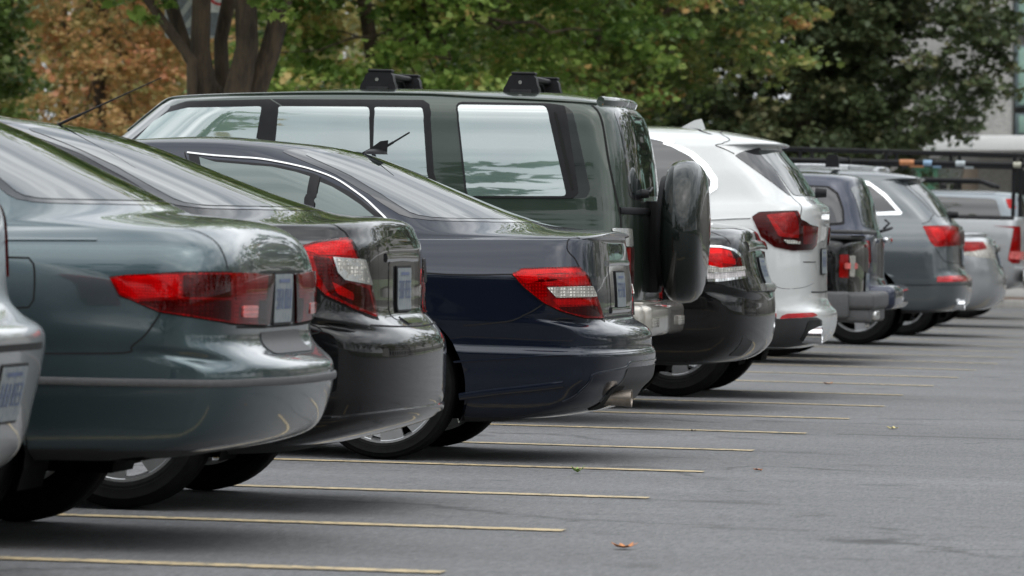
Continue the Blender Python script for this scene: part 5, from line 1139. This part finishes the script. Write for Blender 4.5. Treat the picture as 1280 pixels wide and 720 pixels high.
# multi-stemmed maple just beyond the row
Yt = 54.0
def st(pxs, Y, z0=.25):
    out = [Vector((at(pxs[0][0], 300, Y).x, Y, z0))]
    for px, py in pxs: out.append(at(px, py, Y))
    return out
def up_(pts, z, dx): l = pts[-1]; return pts+[Vector((l.x+dx, l.y, z))]
T1 = [(up_(st([(253, 110), (250, 60), (252, 0)], Yt), 8, -.3), [.16, .145, .10, .095, .05]),
      (up_(st([(268, 112), (236, 70), (222, 30), (212, 0)], Yt+.25), 7, -1.2), [.13, .085, .065, .07, .07, .05]),
      (up_(st([(278, 110), (276, 50), (286, 0)], Yt+.45), 8, .3), [.13, .085, .07, .075, .05]),
      (up_(st([(296, 115), (309, 60), (307, 0)], Yt-.1), 8, .2), [.16, .135, .115, .11, .05]),
      (up_(st([(318, 115), (337, 66), (352, 10), (354, 0)], Yt+.1), 7.5, .9), [.15, .125, .105, .10, .09, .05]),
      (st([(240, 76), (212, 38), (190, 8), (170, -20)], Yt-.2, 1.8), [.05, .055, .05, .042, .03])]
b1 = Vector((at(285, 300, Yt).x, Yt, .22))
tree('maple_tree', 'multi-stemmed maple with dark furrowed trunks, above the bonnet of the green off-roader', b1, T1, ((b1.x, Yt, 6.4), (4.2, 3.2, 2.6)), L_green, 90, 200, .13, .55, lo=3.55, cut=5.2, extra=([(125, -6), (150, -3), (180, -8), (205, 3), (175, 12), (235, -10), (322, 0), (345, 2), (352, 14), (395, -8), (372, -6), (330, -12), (188, 22)], Yt-.5, 14, .13, .06), top=((b1.x, Yt, 10), (5.5, 4.5, 5), 300))
# green maple
Y2 = 72.0; b2 = Vector((at(500, 300, Y2).x, Y2, .22))
S2 = [(up_(st([(465, 130), (466, 70), (455, 0)], Y2+.6), 8, -.3), [.15, .12, .10, .09, .05]), (st([(466, 90), (520, 55), (580, 30), (640, 5)], Y2-1.2, 1.5), [.05, .06, .05, .045, .03]),
      (st([(470, 80), (490, 52), (520, 50), (548, 38), (566, 12)], Y2-1.5, 1.5), [.03, .05, .045, .04, .035, .02])]
tree('maple_tree', 'bright green maple whose low boughs hang behind the rear roof bar of the off-roader', b2, S2, ((b2.x+.3, Y2, 4.9), (3.4, 2.9, 3.7)), L_green, 820, 190, .108, .46, lo=1.75, per=52, rx=.42, rz=.17, top=((b2.x, Y2, 11), (4.5, 4, 5.5), 280))
# turning maple in the middle
Y3 = 82.0; b3 = Vector((at(775, 300, Y3).x, Y3, .22))
S3 = [(up_(st([(762, 140), (758, 70), (752, 0)], Y3), 9, -.2), [.22, .16, .13, .12, .06]), (up_(st([(770, 140), (790, 80), (832, 20), (850, 0)], Y3-.3), 8, .8), [.16, .11, .09, .075, .07, .04]), (up_(st([(735, 140), (742, 60), (730, 0)], Y3+1.5), 8, -.2), [.15, .13, .11, .10, .05])]
tree('maple_tree', 'maple with reddish turning leaves and dark forked trunks, above the tailgate of the off-roader', b3, S3, ((b3.x-.5, Y3-.8, 5.0), (2.9, 2.6, 3.0)), L_mixed, 460, 160, .115, .40, lo=2.75, per=52, rx=.45, rz=.18, top=((b3.x, Y3, 11), (4.5, 4, 6), 280))
# big dark maple at the right
Y4 = 98.0; b4 = Vector((at(1010, 300, Y4).x, Y4, .22))
S4 = [(up_(st([(1000, 200), (1004, 120), (1010, 0)], Y4), 10, .2), [.30, .24, .20, .18, .08]), (up_(st([(920, 200), (935, 100), (930, 0)], Y4+2.5), 9, -.4), [.2, .17, .14, .12, .06])]
tree('maple_tree', 'large dark green maple with drooping boughs at the right, before the concrete building', b4, S4, ((b4.x-.55, Y4, 5.6), (3.55, 3.3, 4.5)), L_dark, 1250, 260, .14, .45, lo=1.7, per=58, rx=.50, rz=.20, cut=7.0, shell=.35, extra=([(1180, 20), (1200, 40), (1220, 10), (1240, -5), (1210, 75), (1190, 60), (1170, 95), (1185, 115), (1160, 125), (1230, 90), (1245, 70), (1255, 50), (1268, 20), (1270, -5), (1215, 30), (1235, 35), (1195, 0), (1165, 40), (1150, 70), (1175, 75), (1205, 95), (1228, 112), (1250, 20), (1262, 40), (1225, 50), (1192, 25), (1180, 90), (1150, 105), (1140, 140), (1225, 60), (1250, 62), (1262, 85), (1240, 100), (1262, 112), (1232, 128), (1210, 140), (1190, 150), (1200, 160), (1215, 152), (1165, 168), (1150, 176), (1180, 160), (1245, 40), (1265, 30), (1255, 15), (1170, 150), (1140, 165), (1130, 178), (1110, 180), (1225, 100), (1205, 120)], Y4-2.2, 40, .30, .14), top=((b4.x-.6, Y4, 12), (3.6, 4, 7), 420))
# orange tree far left, dark conifer-like tree at the edge
Y5 = 92.0; b5 = Vector((at(120, 300, Y5).x, Y5, .22))
tree('autumn_tree', 'orange autumn tree at the far left, behind the roof aerial of the black saloon', b5, [(up_(st([(126, 150), (122, 60), (130, 0)], Y5+1.0), 7, .2), [.14, .11, .09, .08, .04]), (up_(st([(80, 150), (86, 60), (78, 0)], Y5+1.4), 7, -.2), [.10, .08, .06, .06, .03]), (up_(st([(160, 150), (158, 80), (170, 0)], Y5+1.2), 7, .2), [.08, .07, .05, .05, .03])],
     ((b5.x+.1, Y5, 4.3), (2.0, 2.2, 3.6)), L_orange, 480, 90, .11, .50, lo=1.7, per=44, rx=.42, rz=.22, hspread=.26)
Y6 = 84.0; b6 = Vector((at(0, 300, Y6).x-.6, Y6, .22))
tree('broadleaf_tree', 'dark green broadleaf tree cut off by the top left corner', b6, [(up_(st([(-40, 140), (-44, 0)], Y6), 8, 0), [.2, .16, .14, .06])], ((b6.x-.3, Y6, 4.8), (1.45, 1.8, 3.6)), L_mixed, 260, 80, .13, .28, lo=1.9, per=46, rx=.40, rz=.2)
Y7 = 110.0; b7 = Vector((at(640, 300, Y7).x, Y7, .22))
tree('broadleaf_tree', 'olive green tree deep in the background between the green maple and the turning maple', b7, [(up_(st([(640, 140), (640, 0)], Y7), 9, 0), [.2, .16, .14, .06])], ((b7.x, Y7, 5.2), (4.2, 2.5, 4.2)), L_olive, 300, 120, .18, .5, lo=1.6, per=40, rx=.6, rz=.26)
Y8 = 118.0; b8 = Vector((at(300, 300, Y8).x, Y8, .22))
tree('broadleaf_tree', 'yellowing olive tree seen through the stems of the multi-stemmed maple', b8, [(up_(st([(300, 140), (300, 0)], Y8), 9, 0), [.2, .16, .14, .06])], ((b8.x, Y8, 5.2), (3.6, 2.5, 4.4)), L_olive, 260, 110, .18, .75, lo=1.6, per=40, rx=.6, rz=.26)
# far wood that closes the view
xs = RNG.uniform(-75, 6, 4600); zs = RNG.uniform(.6, 13, 4600); ys = RNG.uniform(148, 160, 4600)
keep = zs < 9+2.5*np.sin(xs*.35)+1.5*np.sin(xs*.9+1)
cw = np.stack([xs, ys, zs], 1)[keep]
o = leaves('far_wood', sprays(cw, 16, 1.4, .8), .55, L_olive, None, OVAL, hue=np.repeat(np.clip(RNG.normal(.45, .3, len(cw)), 0, 1), 16))
tag(o, 'olive green far wood closing the view behind all the trees', 'wood', kind='stuff')
# ------------------------------------------------------------------ ground beyond the lot
def soil(name, a, b, sc):
    m, nt, bs = new_mat(name); n = noise(nt, sc, 6, .7); n2 = noise(nt, sc*.06, 4, .6)
    r = ramp(nt, n.outputs['Fac'], [(.3, a), (.7, b)]); q = ramp(nt, n2.outputs['Fac'], [(.3, .7), (.7, 1.2)])
    nt.links.new(mixc(nt, 1, r.outputs['Color'], q.outputs['Color'], 'MULTIPLY'), bs.inputs['Base Color']); bs.inputs['Roughness'].default_value = .95; bump(nt, bs, n.outputs['Fac'], .6, .03)
    return m
MT['lawn'] = soil('lawn', (.030, .045, .014), (.07, .085, .028), 14)
MT['mulch'] = soil('mulch', (.05, .030, .020), (.16, .085, .055), 30)
MT['kerb'] = plain('kerb_concrete', (.30, .29, .275), .9, var=.2, scale=12, bmp=.2)
vsg = []; fsg = []
xs_ = [-900, -9.6, 40.1, 900]; zs_ = [.20, .20, -1.0, -1.0]
for y in (-900, 1800):
    for x, z in zip(xs_, zs_): vsg.append((x, y, z-.06))
for i in range(3): fsg.append((i, i+1, i+5, i+4))
tag(mesh_obj('ground', vsg, fsg, MT['lawn'], None, None), kind='structure')
def kerb(name, x0, x1, y0, y1, h=.13):
    m = MB(); n = max(1, int(max(abs(x1-x0), abs(y1-y0))/3))
    for i in range(n):
        a = i/n; b = (i+1)/n; xa, xb = x0+(x1-x0)*a, x0+(x1-x0)*b; ya, yb = y0+(y1-y0)*a, y0+(y1-y0)*b
        cx = (xa+xb)/2
        m.box((cx, (ya+yb)/2, ground_z(cx)+h/2-.05), (max(abs(xb-xa), .16)-.012*(abs(xb-xa) > .2), max(abs(yb-ya), .16)-.012*(abs(yb-ya) > .2), h+.1), Matrix.Rotation(math.atan(SLOPE), 3, 'Y'), bev=.02)
    tag(m.build(name, MT['kerb']), kind='structure')
kerb('kerb', -8.9, -8.9, -20, 84.9)
kerb('kerb', -8.8, 40, 85.1, 85.1)
tag(slab('planting_bed', -60, 40, 85.2, 93, .09, MT['mulch'], 4, 2), kind='structure')
tag(slab('forecourt', -30, 60, 93.05, 125, .06, MT['kerb'], 4, 2), kind='structure')

# ------------------------------------------------------------------ concrete building at the right
MT['concrete'] = plain('board_concrete', (.36, .355, .34), .9, var=.16, scale=3.5, bmp=.1)
MT['rough_concrete'] = plain('exposed_aggregate_concrete', (.30, .295, .28), .95, var=.35, scale=26, bmp=.3)
MT['canopy'] = plain('white_canopy_metal', (.80, .80, .80), .5, var=.05, scale=3)
MT['mint'] = plain('mint_green_glazing', (.33, .50, .43), .18, var=.10, scale=1.5, coat=.6)
MT['frame'] = plain('grey_window_frame', (.20, .25, .27), .5)
MT['tan'] = plain('tan_panel', (.22, .18, .14), .8, var=.15, scale=5)
MT['void'] = plain('void_shade_black', (.015, .016, .017), .8)  # near-black that stands for the shade under the canopy
YB = 116.0
def bx_(px): return at(px, 300, YB).x
def bz_(py): return at(1200, py, YB).z
bd = bpy.data.objects.new('building', None); COL.objects.link(bd); bd.location = (bx_(1200), YB+6, .1)
tag(bd, 'concrete building with mint green windows and a white canopy, behind the dark maple', 'building')
def bpart(name, x0, x1, y0, y1, z0, z1, mat, parent=None, bev=.01):
    m = MB(); m.box(((x0+x1)/2, (y0+y1)/2, (z0+z1)/2), (abs(x1-x0), abs(y1-y0), abs(z1-z0)), bev=bev)
    o = m.build(name, mat, parent or bd)
    if parent is None: o.location = -bd.location
    return o
xl = bx_(1085)
bpart('wall', xl, 45, YB+1.6, YB+14, .05, 13.5, MT['concrete'])
for i, p in enumerate((1222, 1470, 1718, 1966)):
    bpart('column', bx_(p), bx_(p+41), YB+.25, YB+1.58, .05, 13.2, MT['rough_concrete'])
    bpart('panel', bx_(p-27), bx_(p)-.01, YB+1.0, YB+1.59, bz_(166), 13.0, MT['concrete'])
    bpart('panel', bx_(p-24), bx_(p)-.01, YB+1.1, YB+1.59, .05, bz_(206), MT['tan'])
    for (t, b_) in ((140, 168), (54, 132), (-60, 30), (-200, -85), (-330, -225)):
        f = bpart('window', bx_(p+43), bx_(p+218), YB+1.2, YB+1.585, bz_(b_), bz_(t), MT['frame'], None)
        for q in range(3):
            x0 = bx_(p+46)+(bx_(p+215)-bx_(p+46))*q/3+.03; x1 = bx_(p+46)+(bx_(p+215)-bx_(p+46))*(q+1)/3-.03
            g = bpart('pane', x0, x1, YB+1.15, YB+1.195, bz_(b_-3), bz_(t+3), MT['mint'], f, bev=.004)
bpart('void_shade', bx_(1264), bx_(1420), YB+1.3, YB+1.59, .05, bz_(200), MT['void'])  # dark slabs before the wall: shade of the open voids put in as colour
bpart('void_shade', bx_(1120), bx_(1196), YB+1.3, YB+1.59, .05, bz_(196), MT['void'])
cn = bpart('canopy', bx_(1080), 44, YB-2.2, YB+.24, bz_(190), bz_(172), MT['canopy'])
bpart('fascia_joint', bx_(1222)-.01, bx_(1222)+.01, YB-2.206, YB-2.19, bz_(189), bz_(173), MT['frame'])
m = MB(); m.box(((bx_(1158)+bx_(1183))/2, YB-3, (bz_(240)+bz_(214))/2-.4), (abs(bx_(1183)-bx_(1158)), 1.0, abs(bz_(214)-bz_(240))+.8), bev=.03)
m.box(((bx_(1158)+bx_(1183))/2, YB-3, bz_(213)), (abs(bx_(1183)-bx_(1158))+.06, 1.06, .05), bev=.01)
gb = m.build('waste_container', plain('green_container_paint', (.045, .15, .085), .5))
tag(gb, 'green waste container in front of the concrete building', 'container')
m = MB(); c = Vector((bx_(1191), YB-1.5, bz_(213))); m.lathe([(-.04, .05), (-.04, .30), (.0, .32), (.04, .28), (.05, .05)], c, 'y', 24)
m.tube([(c.x, c.y+.06, .1), (c.x, c.y+.06, c.z)], .03, 8)
tag(m.build('round_mirror', MT['chrome_dull']), 'round grey convex mirror on a post under the canopy', 'mirror')

# ------------------------------------------------------------------ signs between the maple stems
def sign_panel(w, h, r, n=6):
    out = []
    for cx, cz, a0 in ((w/2-r, h/2-r, 0), (-w/2+r, h/2-r, 90), (-w/2+r, -h/2+r, 180), (w/2-r, -h/2+r, 270)):
        for k in range(n+1): a = R_(a0+90*k/n); out.append((cx+r*math.cos(a), cz+r*math.sin(a)))
    return out
YS = 57.0; sw = .62; sc = at(205, 48, YS); cx, cz = sc.x+sw/2, sc.z+sw/2
sg = bpy.data.objects.new('street_sign', None); COL.objects.link(sg); sg.location = (cx, YS+.04, .2)
tag(sg, 'grey square street sign with pale diagonal stripes, behind the left maple stem', 'sign')
def XZ(dy, th): return Matrix.Translation((0, dy, cz-.2)) @ Matrix.Rotation(R_(90), 4, 'X')
MT['sign_grey'] = plain('sign_grey', (.17, .19, .21), .5); MT['sign_pale'] = plain('sign_pale', (.42, .43, .42), .5); MT['sign_red'] = plain('sign_red', (.55, .03, .03), .4); MT['sign_white'] = plain('sign_white', (.70, .70, .69), .45)
m = MB(); m.tube([(0, .03, 0), (0, .03, 3.9)], .03, 10); m.build('pole', MT['frame'], sg)
m = MB(); m.prism(sign_panel(sw, sw, .05), .004, XZ(-.002, 0)); m.build('sign_plate', MT['sign_pale'], sg)
m = MB(); m.prism(sign_panel(sw-.06, sw-.06, .035), .003, XZ(-.0065, 0)); fp = m.build('sign_face', MT['sign_grey'], sg)
for k in (-.10, .14): m = MB(); m.prism([(-.26+max(k, 0), -.2+max(-k, 0)*.2), (-.19+max(k, 0), -.2+max(-k, 0)*.2), (.10+k*.6, .12), (.03+k*.6, .12)], .003, XZ(-.010, 0)); m.build('stripe', MT['sign_pale'], fp)
rc = at(274, 8, 56.2)
s2 = bpy.data.objects.new('street_sign', None); COL.objects.link(s2); s2.location = (rc.x, 56.25, .2); tag(s2, 'white street sign with a red ring, only its foot showing between the maple stems', 'sign')
m = MB(); m.tube([(.0, .03, 0), (0, .03, 3.6)], .028, 10); m.build('pole', MT['frame'], s2)
M2 = Matrix.Translation((0, 0, rc.z-.2)) @ Matrix.Rotation(R_(90), 4, 'X')
m = MB(); m.prism([(x, y+.17) for x, y in sign_panel(.30, .46, .03)], .004, M2); m.build('sign_plate', MT['sign_white'], s2)
m = MB(); m.lathe([(-.008, .125), (-.012, .125), (-.012, .098), (-.008, .098)], (0, 0, rc.z-.2+.135), 'y', 36, closed=True); m.build('ring', MT['sign_red'], s2)

# ------------------------------------------------------------------ fallen leaves on the asphalt
def fallen(px, py, size, col, label, curl=.5, rot=0.0):
    r = px_ray(px, py); t = -(CC.z)/(r.z+SLOPE*r.x); p = CC+r*t
    vs_ = []; n = len(MAPLE); ca, sa = math.cos(rot), math.sin(rot)
    for x, y in MAPLE:
        d = x*x+y*y; vs_.append(((x*ca-y*sa)*size, (x*sa+y*ca)*size, .004+size*curl*(d*1.1+.25*abs(x))+RNG.normal(0, .002)))
    vs_.append((0, 0, .006)); f = [(i, (i+1) % n, n) for i in range(n)]
    nm = 'dead_leaf' if size > .02 else 'leaf_scrap'
    key = 'leaf_%s' % str(col)
    if key not in MT: MT[key] = plain('dry_leaf', col, .8, var=.3, scale=40)
    o = mesh_obj(nm, vs_, f, MT[key], None, None); o.location = (p.x, p.y, p.z); o.rotation_euler = (0, math.atan(SLOPE), 0)
    md = o.modifiers.new('thickness', 'SOLIDIFY'); md.thickness = .0008
    tag(o, label, 'leaf', 'fallen leaves on the asphalt')
br, ol, ye = (.26, .10, .045), (.13, .12, .05), (.42, .36, .16)
fallen(780, 687, .085, (.48, .19, .07), 'curled orange brown dead leaf lying alone nearest the camera', .55, .4)
fallen(722, 592, .06, (.20, .30, .08), 'small green leaf standing on the bay line beside the blue saloon', 1.2, .2)
fallen(1116, 537, .07, ye, 'pale yellow dead leaf on the open asphalt at the right', .4, 2.0)
fallen(947, 589, .045, br, 'small reddish dead leaf on open asphalt right of the bay lines', .5, .9)
fallen(1035, 481, .075, (.34, .16, .07), 'tan dead leaf between two bay lines right of the white SUV', .5, .3)
fallen(865, 540, .045, (.06, .045, .03), 'dark brown leaf scrap right of the blue saloon between bay lines', .5, 1.1)

# ------------------------------------------------------------------ the far side of the lot, behind the camera and to the right: what the paint and glass mirror
def brick():
    m, nt, bs = new_mat('red_brick'); b = nt.nodes.new('ShaderNodeTexBrick'); b.inputs['Scale'].default_value = 4
    b.inputs['Color1'].default_value = (.20, .085, .055, 1); b.inputs['Color2'].default_value = (.26, .12, .075, 1); b.inputs['Mortar'].default_value = (.3, .28, .25, 1)
    tc = nt.nodes.new('ShaderNodeTexCoord'); nt.links.new(tc.outputs['Object'], b.inputs['Vector']); nt.links.new(b.outputs['Color'], bs.inputs['Base Color']); bs.inputs['Roughness'].default_value = .9
    return m
MT['brick'] = brick(); MT['stucco'] = plain('pale_render', (.50, .49, .46), .9, var=.1, scale=2)
MT['pane'] = plain('window_pane', (.03, .04, .05), .1, coat=1)
def block(name, label, x0, x1, y0, y1, h, mat, face, nw, nf, base):
    r = bpy.data.objects.new(name, None); COL.objects.link(r); r.location = ((x0+x1)/2, (y0+y1)/2, base); tag(r, label, 'building')
    w, d = x1-x0, y1-y0
    m = MB(); m.box((0, 0, h/2), (w, d, h)); m.build('wall', mat, r, None)
    m = MB(); m.box((0, 0, h+.15), (w+.5, d+.5, .3)); m.build('roof', MT['concrete'], r, None)
    for j in range(nf):
        for i in range(nw):
            z = 1.6+j*(h-1.0)/nf; m = MB()
            if face == '+y': m.box((-w/2+w*(i+.5)/nw, d/2+.02, z), (w/nw*.5, .1, 1.5))
            else: m.box((-w/2-.02, -d/2+d*(i+.5)/nw, z), (.1, d/nw*.5, 1.5))
            m.build('window', MT['pane'], r, None)
block('brick_building', 'red brick apartment block across the lot, behind the camera', -62, -14, -75, -62, 10.5, MT['brick'], '+y', 14, 3, .2)
block('rendered_building', 'long pale rendered block across the lot, behind the camera', -10, 40, -82, -68, 9, MT['stucco'], '+y', 12, 3, -.5)
block('office_building', 'white office block with window rows, beyond the right side of the lot', 48, 60, 75, 140, 15, MT['stucco'], '-x', 14, 4, -1)
for i, (x, y, h, r) in enumerate([(-15.6, -12, 24, 2.3), (-9.4, -12, 15.4, 1.5), (-11.8, -12, 14.8, 1.3), (-2, -16, 12.5, 3.2), (-60, -48, 12, 6), (-49, -44, 14, 6), (-38, -47, 12.5, 5.5), (-28, -44, 14.5, 5.5), (-18, -47, 12, 5.5), (-8, -45, 14, 5.5), (2, -48, 12.5, 5.5), (12, -45, 13.5, 6), (23, -48, 13, 6),
        (3.5, 98, 17.1, 5.4), (11, 99, 19.4, 5.9), (19, 96, 18.6, 5.9), (27, 92, 20.2, 6.1), (35, 86, 18.6, 5.9), (42, 76, 18.6, 5.9), (45, 64, 17.1, 5.4), (43, 53, 18.6, 5.9), (45, 42, 17.1, 5.7), (42, 31, 19.4, 6.1), (45, 19, 17.1, 5.9), (43, 7, 18.6, 5.9), (46, -6, 19.4, 6.1), (42, -18, 17.8, 5.9), (40, -31, 18.6, 6.1)]):
    b = Vector((x, y, ground_z(max(-9, min(40, x)))))
    tree('lot_tree', ['round dark maple across the lot, behind the camera', 'leafy green maple at the right side of the lot'][1 if y > 0 else 0], b, [([b, b+Vector((0, 0, 2.2)), b+Vector((.2, 0, h*.7))], [.2, .15, .06])], ((x, y, h*.58), (r, r, h*.42)), L_dark if i % 2 else L_mixed, 10, 130 if y < 0 else 190, .25, .4,
         'trees across the lot', lo=1.6, cut=1.0)
